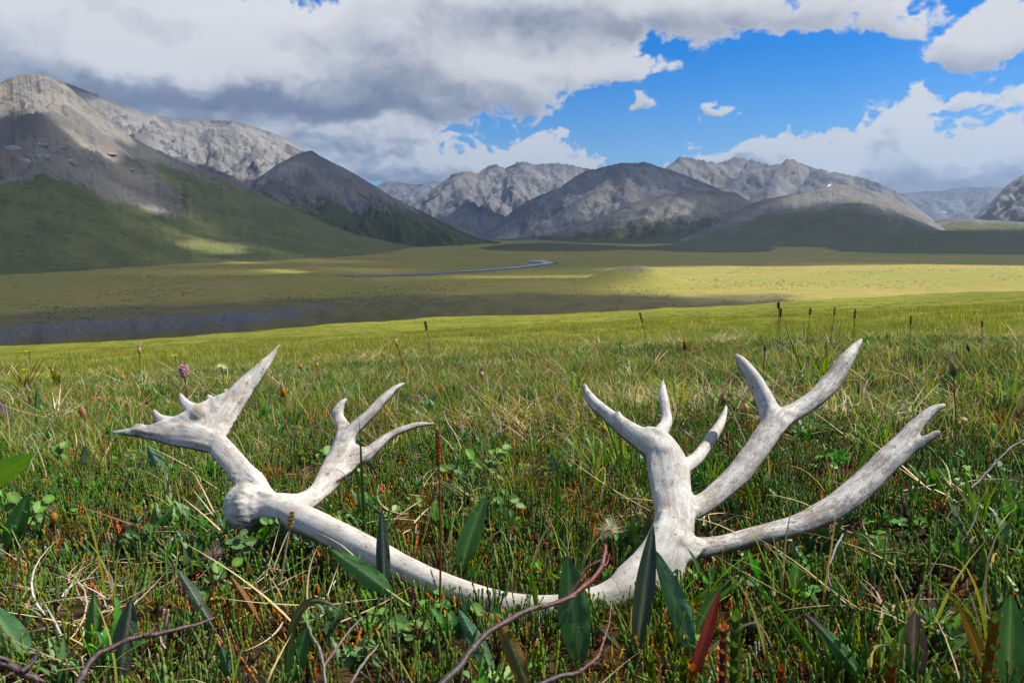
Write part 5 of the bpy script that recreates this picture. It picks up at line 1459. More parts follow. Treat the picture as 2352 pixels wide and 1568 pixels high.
# tufts of sedge that can be told apart
def tuft_at(x, y, h, n, cols, label, dry=.1, lean=(.02, .5), wpx=8, rad=.02, droop=(.2, 1.3)):
    P = on_ground(x, y); d = (P - CAM).dot(Vector((0, math.cos(PITCH), -math.sin(PITCH))))
    L = h * S * d / FPX; w_ = wpx * S * d / FPX
    pb = make_grass(n, L * .6, L * 1.1, w_ * .6, w_, rad, cols, dry, droop, lean)
    me = pb.mesh('sedge_tuft'); me.materials.append(M_GRASS)
    o = new_obj('sedge_tuft', me); o.location = P
    tag(o, label, 'grass tuft', 'sedge tufts round the antler')
YTUF = [(.20, .26, .015), (.24, .28, .02), (.15, .21, .02)]
for x, y, h, n, cols, lab in [
    (60, 905, 100, 16, YTUF, 'yellow-green sedge tuft at the left edge of the meadow'),
    (135, 900, 85, 12, YTUF, 'yellow-green sedge tuft second from the left edge'),
    (880, 1180, 170, 9, GRASS, 'sedge tuft standing right of the bez tine'),
    (1430, 1090, 170, 11, GRASS, 'sedge tuft growing under the left crown tine'),
    (1640, 1150, 180, 10, GRASS, 'sedge tuft growing between the crown and the middle arm'),
    (1205, 1150, 170, 9, GRASS, 'sedge tuft in the middle between the antler halves'),
    (2240, 1230, 190, 16, GRASS, 'large sedge tuft right of the low tine fork'),
    (2020, 1060, 150, 12, GRASS, 'sedge tuft between the middle fork and the low fork'),
    (1560, 960, 150, 18, GRASS, 'sedge tuft behind the middle crown tine'),
    (1900, 900, 160, 14, GRASS, 'sedge tuft behind the long middle tine'),
    (1130, 960, 130, 14, GRASS, 'sedge tuft in the open meadow left of the crown'),
    (1320, 930, 130, 12, GRASS, 'sedge tuft left of the left crown tine'),
    (1470, 1480, 120, 8, GRASS, 'small sedge tuft at the foot of the tall dark leaf'),
    (390, 1170, 140, 8, GRASS, 'sedge tuft under the brow palm'),
    (660, 1420, 120, 8, GRASS, 'sedge tuft under the middle of the main beam'),
    (1850, 1240, 130, 8, GRASS, 'sedge tuft touching the low tine'),
    (2100, 1560, 160, 7, GRASS, 'sedge tuft round the purple leaf'),
    (1300, 1460, 110, 6, GRASS, 'sedge tuft under the largest leaf'),
    (2320, 960, 140, 14, GRASS, 'sedge tuft at the right edge above the low fork'),
    (1725, 1400, 150, 7, GRASS, 'sedge tuft below the low tine beside the red leaf'),
]:
    tuft_at(x, y, h, n, cols, lab)
STUF = [(.44, .35, .2), (.36, .28, .16), (.30, .24, .14)]
for x, y, lab in [(1600, 935, 'clump of dry straw behind the crown tines'), (1720, 930, 'clump of dry straw behind the middle fork'), (1480, 940, 'clump of dry straw behind the gap in the crown'), (1960, 980, 'clump of dry straw right of the middle arm'), (1230, 990, 'clump of dry straw left of the crown')]:
    P = on_ground(x, y); pb = make_straw(130, .24, .08, .24, STUF); pu = make_grass(70, .09, .20, .0016, .0030, .22, [(.4, .32, .17)], 1.0, (.6, 1.9), (.3, 1.1)); pb.f += [f + pb.n for f in pu.f]; pb.v += pu.v; pb.c += pu.c
    me = pb.mesh('dry_tuft'); me.materials.append(M_STRAW)
    o = new_obj('dry_tuft', me); o.location = P; o.rotation_euler = (0, 0, rnd(0, 6)); tag(o, lab, 'dry grass', 'clumps of dry straw behind the antler')

# leafy sprigs: a twig and its leaves
def sprig(twig, leaves, label, lc, wood=(.10, .07, .06), dd=0.0, sizepx=26, name='birch_sprig', cat='sprig'):
    P0 = on_ground(*twig[0]); d0 = (P0 - CAM).dot(Vector((0, math.cos(PITCH), -math.sin(PITCH)))) + dd
    pts = [np.array(at_depth(x, y, d0 - .01 * i)) for i, (x, y) in enumerate(twig)]
    C = catmull([(*p, 0) for p in pts], 6)[:, :3]
    root = bpy.data.objects.new(name, None); col.objects.link(root); root.location = pts[0]; tag(root, label, cat, 'leafy sprigs in the heath')
    pb = PB(); tubeline(pb, C, np.linspace(.0018, .0007, len(C)), wood, wood, 5)
    loc_mesh('twig', pb, np.array(pts[0]), M_BARK, root)
    for i, (x, y, s) in enumerate(leaves):
        p = np.array(at_depth(x, y, d0 - .012 + rnd(-.012, .006)))
        sz = s * S * d0 / FPX
        q = PB(); c = vary(random.choice(lc), .15)
        # the leaf faces up and towards the light, its stalk runs back to the twig
        k = C[np.argmin(np.linalg.norm(C - p, axis=1))]
        dirv = p - k; dist = np.linalg.norm(dirv) + 1e-6
        f = dirv / dist if dist > .004 else np.array([rnd(-1, 1), rnd(-1, 1), .3])
        f /= np.linalg.norm(f)
        toc = np.array(CAM) - p; toc /= np.linalg.norm(toc)
        nrm = toc * .55 + np.array([.25, -.1, .75]) + np.random.default_rng(i + int(x)).normal(0, .22, 3); nrm /= np.linalg.norm(nrm)
        f = f - nrm * (f @ nrm); f /= np.linalg.norm(f); sd = np.cross(f, nrm)
        ctr = p; n = 25
        th = np.linspace(-np.pi, np.pi, n); rr = sz * .5 * (1 + .045 * np.where(np.arange(n) % 2, 1, -1))
        rr = rr * (1 + .10 * np.exp(-(th / .5) ** 2))
        def rim(kf, lift): return ctr + (np.cos(th) * rr * kf)[:, None] * f + (np.sin(th) * rr * kf * .92)[:, None] * sd + (lift * sz * np.abs(np.sin(th)) * kf)[:, None] * nrm
        c = np.array(c)
        q.grid(np.stack([np.tile(ctr, (n, 1)), rim(.5, .12), rim(1, .16)], 0), np.stack([np.tile(c * 1.35, (n, 1)), np.tile(c, (n, 1)), np.tile(c * .88, (n, 1))], 0))
        tubeline(q, np.stack([k, (k + p) / 2 + nrm * .001, ctr - f * sz * .45]), .0006, (.22, .10, .05), (.16, .2, .05), 4)
        loc_mesh('leaf', q, np.array(pts[0]), M_BROAD, root)
    return root
BL = [(.080, .190, .020), (.105, .235, .025), (.060, .150, .022)]
BLP = [(.13, .24, .09), (.09, .17, .05), (.07, .16, .03)]
sprig([(545, 1285), (610, 1238), (665, 1222), (720, 1205), (790, 1172)], [(676, 1207, 34), (697, 1200, 20), (716, 1226, 32), (728, 1203, 26), (654, 1246, 24), (607, 1196, 20), (626, 1196, 18), (640, 1195, 16), (700, 1238, 20), (745, 1205, 18), (738, 1192, 14)], 'round-leaved birch sprig hanging before the main beam next to the burr', BL, dd=-.06)
sprig([(575, 1310), (560, 1270), (545, 1248), (540, 1235)], [(548, 1247, 36), (575, 1242, 24), (560, 1222, 18), (528, 1245, 20), (566, 1262, 18)], 'birch sprig with one pale round leaf under the burr', BLP, dd=-.04)
sprig([(1065, 1150), (1090, 1110), (1120, 1070), (1150, 1040)], [(1079, 1042, 26), (1088, 1055, 28), (1132, 1040, 24), (1146, 1038, 24), (1165, 1027, 22), (1130, 1066, 26), (1121, 1077, 22), (1033, 1122, 24), (1068, 1122, 22), (1052, 1132, 22), (1028, 1136, 22), (1093, 1124, 24), (1016, 1075, 20), (1033, 1073, 20), (1100, 1070, 20), (1052, 1085, 20), (1150, 1092, 18)], 'largest bright green birch sprig in the centre of the heath', BL, dd=.0)
sprig([(742, 1105), (748, 1075), (755, 1045)], [(756, 1035, 30), (733, 1048, 18), (744, 1064, 16)], 'three-leaved sprig touching the bez tine', [(.12, .25, .025), (.16, .28, .03)], dd=-.04, wood=(.16, .05, .03))
sprig([(1175, 1200), (1165, 1165), (1160, 1140)], [(1145, 1150, 26), (1180, 1145, 24), (1160, 1130, 20), (1195, 1162, 22), (1135, 1165, 20)], 'small birch sprig right of the long leaning leaf', BL)
sprig([(470, 1400), (490, 1350), (515, 1310)], [(500, 1302, 28), (505, 1322, 28), (470, 1358, 26), (545, 1290, 24), (478, 1330, 20), (520, 1345, 20)], 'round-leaved sprig among heath at the lower left', BL)
sprig([(40, 1260), (70, 1200), (100, 1150)], [(30, 1142, 30), (92, 1163, 30), (112, 1146, 24), (60, 1170, 24), (22, 1165, 24), (85, 1190, 22)], 'round-leaved sprig at the left edge below the lime leaf', BL)
sprig([(120, 1100), (130, 1060), (140, 1030)], [(130, 1034, 26), (147, 1022, 22), (150, 1045, 18)], 'pair of light green round leaves left of the brow palm tip', BL)
sprig([(305, 1290), (330, 1240), (345, 1200)], [(322, 1232, 28), (340, 1212, 24), (300, 1225, 22), (318, 1255, 22), (350, 1240, 20), (285, 1245, 20)], 'dark round-leaved sprig left of the burr foot', [(.05, .13, .025), (.06, .15, .03)])
sprig([(1010, 1500), (985, 1475), (975, 1450)], [(915, 1430, 40), (972, 1432, 32), (985, 1478, 34), (940, 1465, 20), (1010, 1430, 24)], 'net-veined oval willow leaves lying at the bottom centre', [(.08, .17, .03), (.10, .20, .03)])
sprig([(1130, 1460), (1120, 1430), (1115, 1405)], [(1095, 1400, 34), (1140, 1408, 30), (1128, 1432, 22)], 'net-veined willow leaves beside the leaf with a cream rib', [(.09, .19, .03), (.08, .16, .03)])
sprig([(1680, 1370), (1690, 1350), (1700, 1338)], [(1675, 1336, 26), (1700, 1330, 24), (1728, 1338, 28), (1655, 1345, 20)], 'small round leaves above the red leaf', [(.06, .15, .035), (.05, .12, .03)])
sprig([(850, 1560), (835, 1520), (830, 1490)], [(825, 1500, 36), (850, 1480, 28), (800, 1520, 26), (868, 1520, 24)], 'green lobed leaves at the bottom left of the dark twig', [(.06, .15, .025), (.07, .17, .03)])
sprig([(1880, 1090), (1890, 1060), (1900, 1030)], [(1885, 1050, 24), (1905, 1040, 22), (1870, 1070, 20), (1915, 1068, 20)], 'round leaves under the right middle tine', BL)
sprig([(240, 1090), (250, 1070), (262, 1050)], [(245, 1062, 22), (262, 1052, 20), (230, 1075, 20), (275, 1068, 18)], 'small round leaves under the middle of the brow palm', BL)
sprig([(2300, 1120), (2295, 1090), (2290, 1060)], [(2290, 1062, 24), (2310, 1075, 22), (2275, 1085, 20), (2300, 1100, 20)], 'small round leaves at the right edge', [(.06, .14, .025)])

# woody twigs
def twig(pts, rpx, depth, cols, label, side=(), name='willow_twig', buds=True, cat='twig'):
    n = len(pts); dep = np.linspace(depth[0], depth[1], n)
    C = catmull([(*at_depth(x, y, d), 0) for (x, y), d in zip(pts, dep)], 8)[:, :3]
    m = len(C); t = np.linspace(0, 1, m)
    rr = .62 * np.interp(t, np.linspace(0, 1, len(rpx)), rpx) * S * np.interp(t, [0, 1], depth) / FPX
    knots = 1 + .30 * np.clip(pnoise(t * 11 + pts[0][0] * .1, t * 0, 3), 0, 1) + .25 * (np.abs(np.mod(t * (n * 1.7), 1) - .5) < .09)
    C = C + np.stack([pnoise(t * 9, t * 0 + k, 7) for k in range(3)], -1) * rr[:, None] * .8
    pb = PB()
    nc = len(cols); cc = np.stack([np.interp(t, np.linspace(0, 1, nc), [c[i] for c in cols]) for i in range(3)], -1)
    tubeline(pb, C, rr * knots, (0, 0, 0), (0, 0, 0), 8); pb.c = [np.repeat(cc, 8, 0)]
    o = loc_mesh(name, pb, C[0], M_BARK); tag(o, label, cat)
    for k, (pp, r2, d2, c2) in enumerate(side):
        q = PB(); D = catmull([(*at_depth(x, y, d), 0) for (x, y), d in zip(pp, np.linspace(d2[0], d2[1], len(pp)))], 6)[:, :3]
        tubeline(q, D, np.linspace(r2, r2 * .5, len(D)) * S * d2[0] / FPX, c2, c2, 6)
        loc_mesh('side_shoot', q, C[0], M_BARK, o)
    if buds:
        for k in np.linspace(.25, .95, 7):
            i = int(k * (m - 1)); q = PB()
            a = rnd(0, 6.28); off = np.array([math.cos(a), 0, math.sin(a)]) * rr[i]
            d_ = C[min(i + 1, m - 1)] - C[i]; d_ /= np.linalg.norm(d_) + 1e-9
            B = np.stack([C[i] + off * .7, C[i] + off * 1.7 + d_ * rr[i] * 1.2, C[i] + off * 1.7 + d_ * rr[i] * 2.6])
            tubeline(q, B, np.array([.55, .5, .08]) * rr[i], cc[i] * 1.3, cc[i] * 1.5, 5); loc_mesh('bud', q, C[0], M_BARK, o)
    return o
W1, W2, W3, W4 = (.050, .036, .034), (.062, .032, .028), (.150, .026, .022), (.22, .07, .035)
twig([(985, 1600), (1040, 1540), (1090, 1480), (1150, 1432), (1215, 1402), (1290, 1380), (1340, 1350), (1372, 1318), (1386, 1280), (1390, 1252)], [13, 12, 10, 9, 8, 7, 5], (.52, .74), [W1, W1, W2, W2, W3, W3, W4], 'long knotty dark willow twig with a red tip slanting across the bottom centre',
     side=[([(1300, 1374), (1325, 1340), (1345, 1305), (1380, 1285)], 5, (.68, .70), W2), ([(1378, 1300), (1392, 1295), (1400, 1270)], 4, (.73, .74), W4)])
twig([(165, 1600), (200, 1525), (240, 1492), (320, 1462), (380, 1452), (440, 1436), (492, 1418)], [13, 10, 9, 9, 8, 6, 4], (.52, .62), [W1, W2, W2, W2, (.09, .05, .04)], 'knotty red-brown branch end pointing right at the lower left',
     side=[([(330, 1460), (345, 1452), (355, 1438)], 4, (.56, .57), W2)])
twig([(-60, 1500), (0, 1520), (55, 1545), (110, 1585)], [16, 15, 14, 13], (.44, .46), [W1, W2, W2], 'thick brown branch in the bottom left corner', side=[([(50, 1540), (75, 1520), (90, 1490)], 7, (.45, .46), W1)])
twig([(1180, 1600), (1250, 1562), (1320, 1545), (1365, 1518), (1385, 1480), (1398, 1430), (1404, 1380)], [9, 9, 8, 7, 5, 3, 2], (.54, .64), [(.05, .05, .06), W2, W3, W4], 'dark twig turning up with a red side shoot at the bottom centre right')
twig([(750, 1590), (742, 1530), (735, 1490), (715, 1455), (702, 1425)], [6, 5, 5, 4, 3], (.60, .66), [(.16, .12, .12), (.20, .15, .14)], 'thin grey twig with a fork near the bottom left of centre', side=[([(742, 1530), (775, 1485), (800, 1450), (832, 1416)], 4, (.62, .66), (.17, .11, .10))])
twig([(790, 1590), (830, 1530), (868, 1480)], [6, 5, 3], (.60, .64), [(.16, .12, .11), (.20, .16, .15)], 'short grey twig right of the forked twig', buds=False)
twig([(2230, 1120), (2270, 1080), (2320, 1030), (2350, 1010)], [5, 4, 4, 3], (1.05, 1.12), [(.07, .05, .04), (.08, .06, .05)], 'dark bare twig leaning right at the right edge', buds=False)
twig([(1990, 1480), (1905, 1340), (1918, 1265), (1935, 1225)], [3, 5, 4, 3], (.78, .86), [(.13, .125, .12), (.20, .195, .19)], 'scaly grey dead heath stem right of the oval leaf', buds=False)

# stalks with flower or seed heads
def stalk_plant(name, base, top, label, cat, head, stemc, spx=3.0, dd=0.0, td=0.0, side=.03, group=None):
    P0 = on_ground(*base); d0 = (P0 - CAM).dot(Vector((0, math.cos(PITCH), -math.sin(PITCH)))) + dd
    P0 = np.array(at_depth(base[0], base[1], d0)); P1 = np.array(at_depth(top[0], top[1], d0 + td))
    L = np.linalg.norm(P1 - P0)
    C = bez3(P0, (P0 + P1) / 2 + np.array([side * L, 0, 0]), P1, 9)
    root = bpy.data.objects.new(name, None); col.objects.link(root); root.location = P0; tag(root, label, cat, group)
    pb = PB(); r = max(spx * S * d0 / FPX * .5, .0004); tubeline(pb, C, np.linspace(r, r * .8, 9), stemc, stemc, 5); loc_mesh('stem', pb, P0, M_GRASS, root)
    k = S * d0 / FPX
    up = C[-1] - C[-2]; up /= np.linalg.norm(up)
    head(root, P0, P1, up, k)
    return root
def frame_of(up):
    s = np.cross(up, [0, 1.0, 0]); s /= np.linalg.norm(s); return s, np.cross(up, s)
def florets(pb, o, up, L, r, n, size, cols, mat=None):
    s, f = frame_of(up)
    for i in range(n):
        t = i / n; a = i * 2.4; rr = r * (math.sin(math.pi * (.12 + .8 * t)) ** .6)
        c = o + up * L * t + (s * math.cos(a) + f * math.sin(a)) * rr
        out = (s * math.cos(a) + f * math.sin(a)) * .8 + up * .5; out /= np.linalg.norm(out)
        cc = vary(random.choice(cols), .12)
        tubeline(pb, np.stack([c - out * size * .6, c, c + out * size * .8]), np.array([.25, .55, .15]) * size, np.array(cc) * .8, cc, 5)
def bistort_head(root, P0, P1, up, k):
    pb = PB(); florets(pb, P1 - up * 14 * k, up, 26 * k, 7 * k, 46, 6.5 * k, [(.82, .52, .66), (.86, .64, .74), (.72, .40, .56)])
    loc_mesh('flower_head', pb, P0, M_BLOOM, root)
def sedge_head(root, P0, P1, up, k, h=20):
    pb = PB(); florets(pb, P1 - up * h * .5 * k, up, h * k, 1.5 * k, random.randint(8, 13), rnd(2.8, 3.8) * k, [(.070, .036, .022), (.11, .055, .03), (.04, .024, .018)])
    loc_mesh('seed_head', pb, P0, M_BLOOM, root)
def pod_head(root, P0, P1, up, k, w=14, h=20, col_=(.33, .15, .05), plume=True):
    w *= .8; col_ = tuple(q * .75 for q in col_)
    pb = PB(); s, f = frame_of(up); t = np.linspace(0, 1, 8); an = np.linspace(0, 2 * np.pi, 12, endpoint=False)
    rad = np.sin(np.pi * (t * .80 + .10)) ** .7 * w * .5 * k
    G = P1 + up * ((t - .4) * h * k)[:, None, None] + rad[:, None, None] * (1 + .10 * np.cos(an * 6))[None, :, None] * (np.cos(an)[None, :, None] * s + np.sin(an)[None, :, None] * f)
    C = np.array(col_) * (1 + .5 * (np.arange(12) % 2))[None, :, None] * np.ones((8, 1, 1)) * np.linspace(.8, 1.15, 8)[:, None, None]
    pb.ring(G, C); loc_mesh('seed_pod', pb, P0, M_BLOOM, root)
    if plume:
        q = PB()
        for i in range(9):
            a = rnd(0, 6.28); v = up + (s * math.cos(a) + f * math.sin(a)) * rnd(.1, .8)
            st = P1 + up * h * .5 * k; tubeline(q, np.stack([st, st + v * h * .5 * k, st + v * h * 1.0 * k + (s * rnd(-1, 1)) * h * .2 * k]), np.array([1.2, .9, .4]) * k * .9, (.42, .30, .17), (.5, .4, .28), 3)
        loc_mesh('plume', q, P0, M_FLUFF, root)
def fluff_head(root, P0, P1, up, k, r=30, cols=((.55, .48, .40), (.62, .57, .5), (.45, .33, .28)), bias=.3):
    q = PB(); s, f = frame_of(up)
    for i in range(120):
        a = rnd(0, 6.28); z = rnd(-.45, 1); v = up * z + (s * math.cos(a) + f * math.sin(a)) * math.sqrt(max(0, 1 - z * z)); L = r * k * rnd(.6, 1.05)
        c = vary(random.choice(cols), .1)
        tubeline(q, np.stack([P1, P1 + v * L * .5, P1 + v * L + (s * rnd(-1, 1) + f * rnd(-1, 1)) * L * .18]), np.array([.5, .42, .25]) * k, c, c, 3)
    loc_mesh('fluff', q, P0, M_FLUFF, root)
    pb = PB(); t = np.linspace(0, 1, 6); an = np.linspace(0, 2 * np.pi, 8, endpoint=False)
    G = P1 + up * ((t - .5) * r * .35 * k)[:, None, None] + (np.sin(np.pi * (t * .9 + .05)) * r * .16 * k)[:, None, None] * (np.cos(an)[None, :, None] * s + np.sin(an)[None, :, None] * f)
    pb.ring(G, np.zeros((6, 8, 3)) + (.30, .17, .10)); loc_mesh('seed_pod', pb, P0, M_BLOOM, root)
def petals(root, P0, P1, up, k, r=9, c=(.80, .55, .02)):
    s, f = frame_of(up)
    for i in range(5):
        a = i * 1.2566; d = s * math.cos(a) + f * math.sin(a); e = np.cross(up, d)
        q = PB(); t = np.linspace(0, 1, 5)[:, None]
        M_ = P1 + d * r * k * t + up * (r * .35 * k * t ** 2); wv = np.sin(np.pi * (t * .85 + .1)) * r * .42 * k
        q.grid(np.stack([M_ - e * wv, M_, M_ + e * wv], 1), np.zeros((5, 3, 3)) + c); loc_mesh('petal', q, P0, M_BLOOM, root)
    q = PB(); tubeline(q, np.stack([P1, P1 + up * r * .25 * k]), r * .28 * k, (.5, .3, .02), (.6, .4, .03), 7); loc_mesh('flower_centre', q, P0, M_BLOOM, root)
def spike_head(root, P0, P1, up, k, L=60, w=5, cols=((.30, .10, .045), (.22, .08, .035), (.38, .16, .06))):
    pb = PB(); florets(pb, P1 - up * L * k, up, L * k, w * k, int(L * .8), 6 * k, cols)
    loc_mesh('seed_spike', pb, P0, M_BLOOM, root)
stalk_plant('bistort', (432, 945), (422, 850), 'pink bistort flower standing in the meadow behind the brow palm', 'flower', bistort_head, (.17, .06, .04))
SG = 'dark sedge heads against the far field'
for bx, tx, ty, lab in [(990, 978, 746, 'dark sedge head leaning left, alone above the gap between the antler halves'), (1492, 1472, 727, 'dark sedge head above the left crown tine'), (1782, 1788, 700, 'tallest dark sedge head above the middle fork'), (1794, 1793, 716, 'dark sedge head touching the tallest one'),
                        (1853, 1861, 713, 'dark sedge head second to the right of the tallest'), (1903, 1917, 712, 'dark sedge head leaning right above the long middle tine tip'), (1956, 1964, 718, 'short dark sedge head right of the long middle tine tip'), (2086, 2092, 733, 'dark sedge head in the meadow at the right'), (2250, 2256, 742, 'dark sedge head nearest the right edge')]:
    stalk_plant('sedge_stalk', (bx, ty + 105), (tx, ty), lab, 'sedge', (lambda hh: lambda *a: sedge_head(*a, h=hh))(rnd(13, 23)), (.10, .12, .035), 1.7, side=rnd(-.05, .06), group=SG)
for b, t, lab, kw in [
    ((660, 1005), (651, 903), 'brown seed pod with a plume on a stalk between brow palm and bez tine', dict(w=15, h=20, col_=(.40, .16, .05))),
    ((204, 990), (192, 950), 'fat brown nodding seed pod left of the brow palm', dict(w=20, h=30, col_=(.33, .17, .10), plume=False)),
    ((130, 1265), (124, 1190), 'golden brown bud with curled sepals at the left', dict(w=22, h=24, col_=(.36, .22, .07))),
    ((2192, 1085), (2190, 852), 'brown tufted seed pod on a tall stalk above the low fork tip', dict(w=20, h=28, col_=(.24, .15, .10))),
    ((2225, 1110), (2212, 967), 'pale brown nodding seed pod right of the low fork tip', dict(w=26, h=16, col_=(.42, .30, .18), plume=False)),
    ((1385, 1060), (1410, 985), '', None),
    ((1388, 1075), (1386, 985), 'golden seed pod touching the left crown tine', dict(w=14, h=16, col_=(.42, .26, .09), plume=False)),
    ((1665, 1010), (1662, 918), 'brown tufted seed pod at the tip of the right crown tine', dict(w=16, h=18, col_=(.26, .18, .08))),
    ((1716, 1020), (1712, 938), 'dry golden pod right of the right crown tine', dict(w=18, h=22, col_=(.46, .33, .13))),
    ((322, 850), (320, 806), 'small pinkish seed head in the meadow at the left', dict(w=11, h=16, col_=(.48, .30, .22))),
    ((1106, 900), (1106, 860), 'small pink seed head in the meadow left of the crown', dict(w=12, h=13, col_=(.46, .30, .26))),
    ((697, 880), (690, 842), 'small tan seed head right of the upright brow tine', dict(w=10, h=11, col_=(.42, .28, .14))),
    ((735, 875), (728, 838), 'small tan seed head second right of the upright brow tine', dict(w=9, h=10, col_=(.42, .28, .14))),
    ((930, 860), (912, 790), 'small tan seed head behind the bez tines', dict(w=8, h=9, col_=(.45, .34, .2))),
    ((285, 905), (282, 868), 'orange-brown seed head in the meadow left of the pink bistort', dict(w=10, h=10, col_=(.45, .24, .08))),
    ((1575, 850), (1573, 795), 'reddish brown seed head behind the middle crown tine', dict(w=10, h=20, col_=(.16, .07, .05), plume=False)),
    ((2235, 850), (2224, 800), 'dark brown seed head at the right side of the meadow', dict(w=10, h=18, col_=(.14, .07, .05), plume=False)),
    ((1750, 870), (1757, 800), 'brown seed head beside the left middle tine tip', dict(w=9, h=16, col_=(.20, .09, .05), plume=False)),
]:
    if kw is None: continue
    stalk_plant('seed_stalk', b, t, lab, 'seed head', (lambda kw: lambda *a: pod_head(*a, **kw))(kw), (.22, .11, .05), 3.5, group='brown seed heads in the meadow')
stalk_plant('fluffy_seed_stalk', (505, 1385), (490, 1272), 'pinkish fluffy seed head on a hairy stalk below the burr', 'seed head', lambda *a: fluff_head(*a, r=26, cols=((.45, .33, .31), (.55, .47, .44), (.36, .22, .20))), (.20, .10, .08), 5)
stalk_plant('fluffy_seed_stalk', (1412, 1345), (1402, 1218), 'cream feathery seed head left of the right stem of the antler', 'seed head', lambda *a: fluff_head(*a, r=36), (.22, .10, .05), 4)
stalk_plant('fluffy_seed_stalk', (515, 890), (508, 843), 'white fluffy seed head in the meadow left of the upright brow tine', 'seed head', lambda *a: fluff_head(*a, r=13, cols=((.7, .7, .68), (.6, .6, .58))), (.14, .12, .05), 3)
for b, t, lab in [((245, 950), (234, 912), 'yellow flower drooping left of the brow knobs'), ((66, 880), (60, 848), 'small yellow flower near the left edge of the meadow'), ((404, 850), (402, 816), 'small yellow flower above the pink bistort'), ((70, 835), (66, 806), 'tiny orange-yellow flower at the far left of the meadow')]:
    stalk_plant('yellow_flower', b, t, lab, 'flower', petals, (.10, .13, .04), 2.5)
stalk_plant('dock_spike', (1010, 1400), (1004, 985), 'tall thin red-brown dock stalk standing between the antler halves', 'plant', lambda *a: spike_head(*a, L=80, w=2.6), (.17, .05, .025), 5.5, dd=-.06, side=.02)
stalk_plant('grass_spike', (642, 1345), (672, 1172), 'tan grass spike standing before the main beam', 'grass spike', lambda *a: spike_head(*a, L=42, w=4, cols=((.40, .27, .15), (.30, .19, .10))), (.42, .32, .2), 5, dd=-.06, side=.0)
stalk_plant('grass_spike', (960, 1275), (1003, 1110), 'thin brown grass spike leaning right behind the main beam', 'grass spike', lambda *a: spike_head(*a, L=36, w=3, cols=((.30, .2, .12), (.22, .14, .09))), (.36, .25, .13), 4)
stalk_plant('red_stalk', (958, 1470), (945, 1352), 'purple-red budding stalk at the front of the main beam', 'plant', lambda *a: spike_head(*a, L=50, w=6, cols=((.16, .06, .06), (.20, .09, .08))), (.17, .06, .05), 4, dd=-.02)

# heath shoots that stand close to the camera
def near_shoot(top, wpx, L, d, kind, label):
    P1 = np.array(at_depth(top[0], top[1], d)); w_ = wpx * S * d / FPX
    gz = ground_z(P1[0], P1[1]); L = max(L, P1[2] - gz)
    pb = PB()
    cup, tip = {'green': ((.085, .15, .015), (.12, .19, .02)), 'orange': ((.32, .10, .02), (.36, .14, .03)), 'greentip': ((.40, .12, .02), (.12, .15, .03)), 'brown': ((.12, .05, .03), (.34, .11, .03))}[kind]
    n = 26
    base = P1 - np.array([rnd(-.01, .01), rnd(-.006, .006), L])
    t = np.linspace(0, 1, n)
    ax = base + (P1 - base) * t[:, None]
    # four ranks of overlapping scale leaves
    core = np.array(cup) * .35
    tubeline(pb, ax, w_ * .28, core, core, 6)
    for i in range(n):
        if t[i] < .25: continue
        c = np.array(cup) if t[i] < .80 else np.array(tip)
        c = c * rnd(.8, 1.15)
        for q in range(4):
            a = q * math.pi / 2 + (i % 2) * math.pi / 4 + .3
            o_ = np.array([math.cos(a), math.sin(a), 0]); s_ = np.array([-math.sin(a), math.cos(a), 0])
            h = w_ * .62; r_ = w_ * .5 * (1.0 if t[i] < .93 else .7)
            tt = np.linspace(0, 1, 5)[:, None]
            m_ = ax[i] + o_ * (r_ * (.45 + .6 * np.sin(tt * 1.7))) + np.array([0, 0, 1.0]) * (h * tt)
            wv = s_ * (w_ * .26 * np.sin(np.pi * (.12 + .84 * tt)) ** .8)
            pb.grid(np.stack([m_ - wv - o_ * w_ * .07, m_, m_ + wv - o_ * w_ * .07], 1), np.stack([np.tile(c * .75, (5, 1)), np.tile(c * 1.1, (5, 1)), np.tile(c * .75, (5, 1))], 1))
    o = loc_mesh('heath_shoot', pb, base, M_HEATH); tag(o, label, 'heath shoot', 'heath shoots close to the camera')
near_shoot((1690, 1425), 40, .10, .40, 'green', 'largest green scaly heath shoot at the bottom right of centre')
near_shoot((1662, 1448), 30, .08, .42, 'brown', 'orange and brown heath shoot left of the largest green shoot')
near_shoot((2285, 1428), 38, .10, .38, 'greentip', 'orange heath shoot with a green tip near the bottom right corner')
near_shoot((2048, 1530), 36, .08, .40, 'greentip', 'heath shoot with orange foot at the bottom edge left of the purple leaf')
near_shoot((1570, 1525), 30, .08, .42, 'green', 'green heath shoot at the bottom edge left of the red leaf')
near_shoot((1495, 1518), 28, .08, .43, 'green', 'green heath shoot second to the left of the red leaf')
near_shoot((1590, 1540), 26, .08, .42, 'orange', 'orange heath shoot under the foot of the red leaf')
near_shoot((1180, 1515), 0, .08, .42, 'green', '') if False else None
near_shoot((2175, 1545), 30, .08, .40, 'green', 'green heath shoot at the bottom edge right of the purple leaf')
near_shoot((1795, 1540), 24, .08, .44, 'orange', 'small orange heath shoot at the bottom edge right of centre')

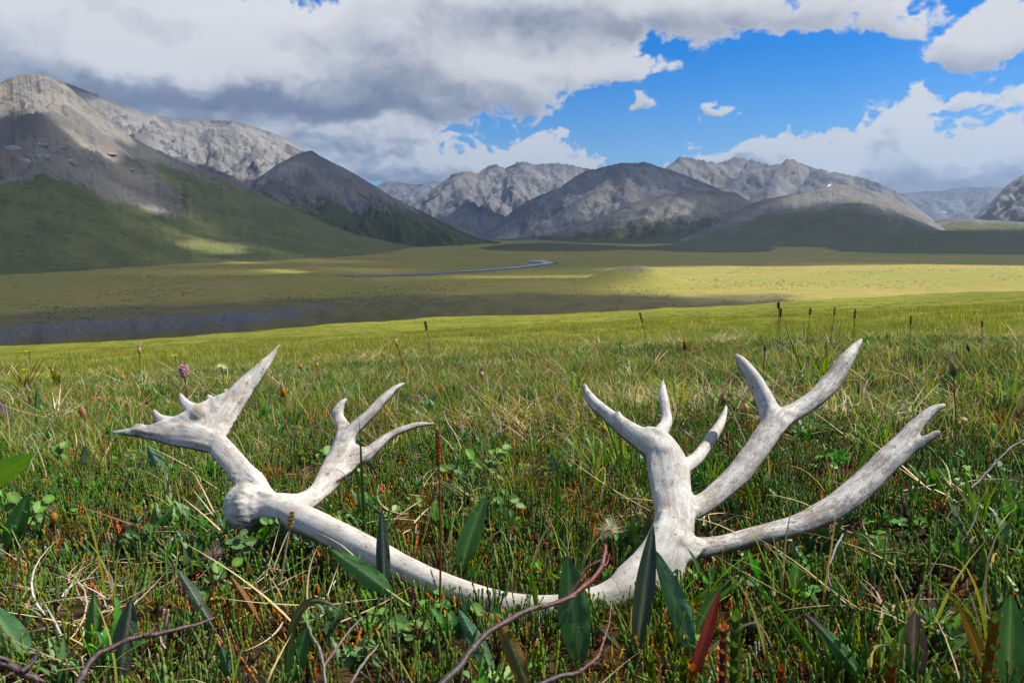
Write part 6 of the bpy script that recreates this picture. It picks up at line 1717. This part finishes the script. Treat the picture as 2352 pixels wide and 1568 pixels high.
# pale boulders on the left mountain
def boulder(x, y, wpx, hpx, dist, label, seed):
    d = ddir(x, y).normalized(); k = dist / math.hypot(d.x, d.y)
    dg = bpy.context.evaluated_depsgraph_get()
    hit, p, nrm, _, ob, _ = sc.ray_cast(dg, CAM + d * 1500, d, distance=4000)
    if not hit: p = CAM + d * k
    r = (p - CAM).length
    a, b = wpx * S * r / FPX * .36, hpx * S * r / FPX * .26
    nu, nv = 16, 10
    U, Vv = np.meshgrid(np.linspace(0, 2 * np.pi, nu, endpoint=False), np.linspace(.02, np.pi - .02, nv))
    rr = 1 + .30 * fbm(np.cos(U) * 1.3 + seed, np.sin(U) * 1.3 + Vv * 1.2, 3, .6, seed)
    X = rr * np.sin(Vv) * np.cos(U) * a; Y = rr * np.sin(Vv) * np.sin(U) * a * .8; Z = rr * np.cos(Vv) * b
    me = mesh_np('boulder', np.stack([X, Y, Z], -1).reshape(-1, 3), grid_faces(nv, nu, True), smooth=False)
    me.materials.append(M_STONE)
    o = new_obj('boulder', me); o.location = p + d * (a * .55) + Vector((0, 0, -b * .25)); tag(o, label, 'boulder', 'pale boulders on the left mountain')
_m, _w = new_mat('pale_limestone_boulder')
_p = _w.n('ShaderNodeNewGeometry').outputs['Position']; _n = _w.noise(_p, .09, 5, .65)
M_STONE = finish(_m, _w, _w.mix(_w.step(_n, .35, .65), (.27, .27, .27), (.38, .375, .365)), .95, .1, bump(_w, _n, .8, 4.0))
for i, (x, y, w_, h_, lab) in enumerate([(30, 342, 46, 34, 'pale outcrop boulder at the left edge of the mountain face'), (92, 332, 40, 22, 'flat pale boulder above the gully on the left mountain'), (100, 362, 60, 42, 'largest pale outcrop on the left mountain face'), (190, 345, 24, 16, 'small boulder in the middle of the left mountain face'),
                                         (252, 354, 42, 12, 'long flat pale boulder high on the left mountain face'), (205, 366, 22, 18, 'small boulder under the long flat one'), (298, 388, 22, 14, 'lone small boulder right of the outcrops'), (160, 372, 40, 30, 'pale outcrop boulder between the largest and the small ones'), (55, 372, 40, 40, 'tall pale outcrop at the left of the largest one'), (135, 338, 36, 20, 'pale boulder on the upper edge of the outcrop band')]):
    boulder(x, y, w_, h_, 2300, lab, i + 2)
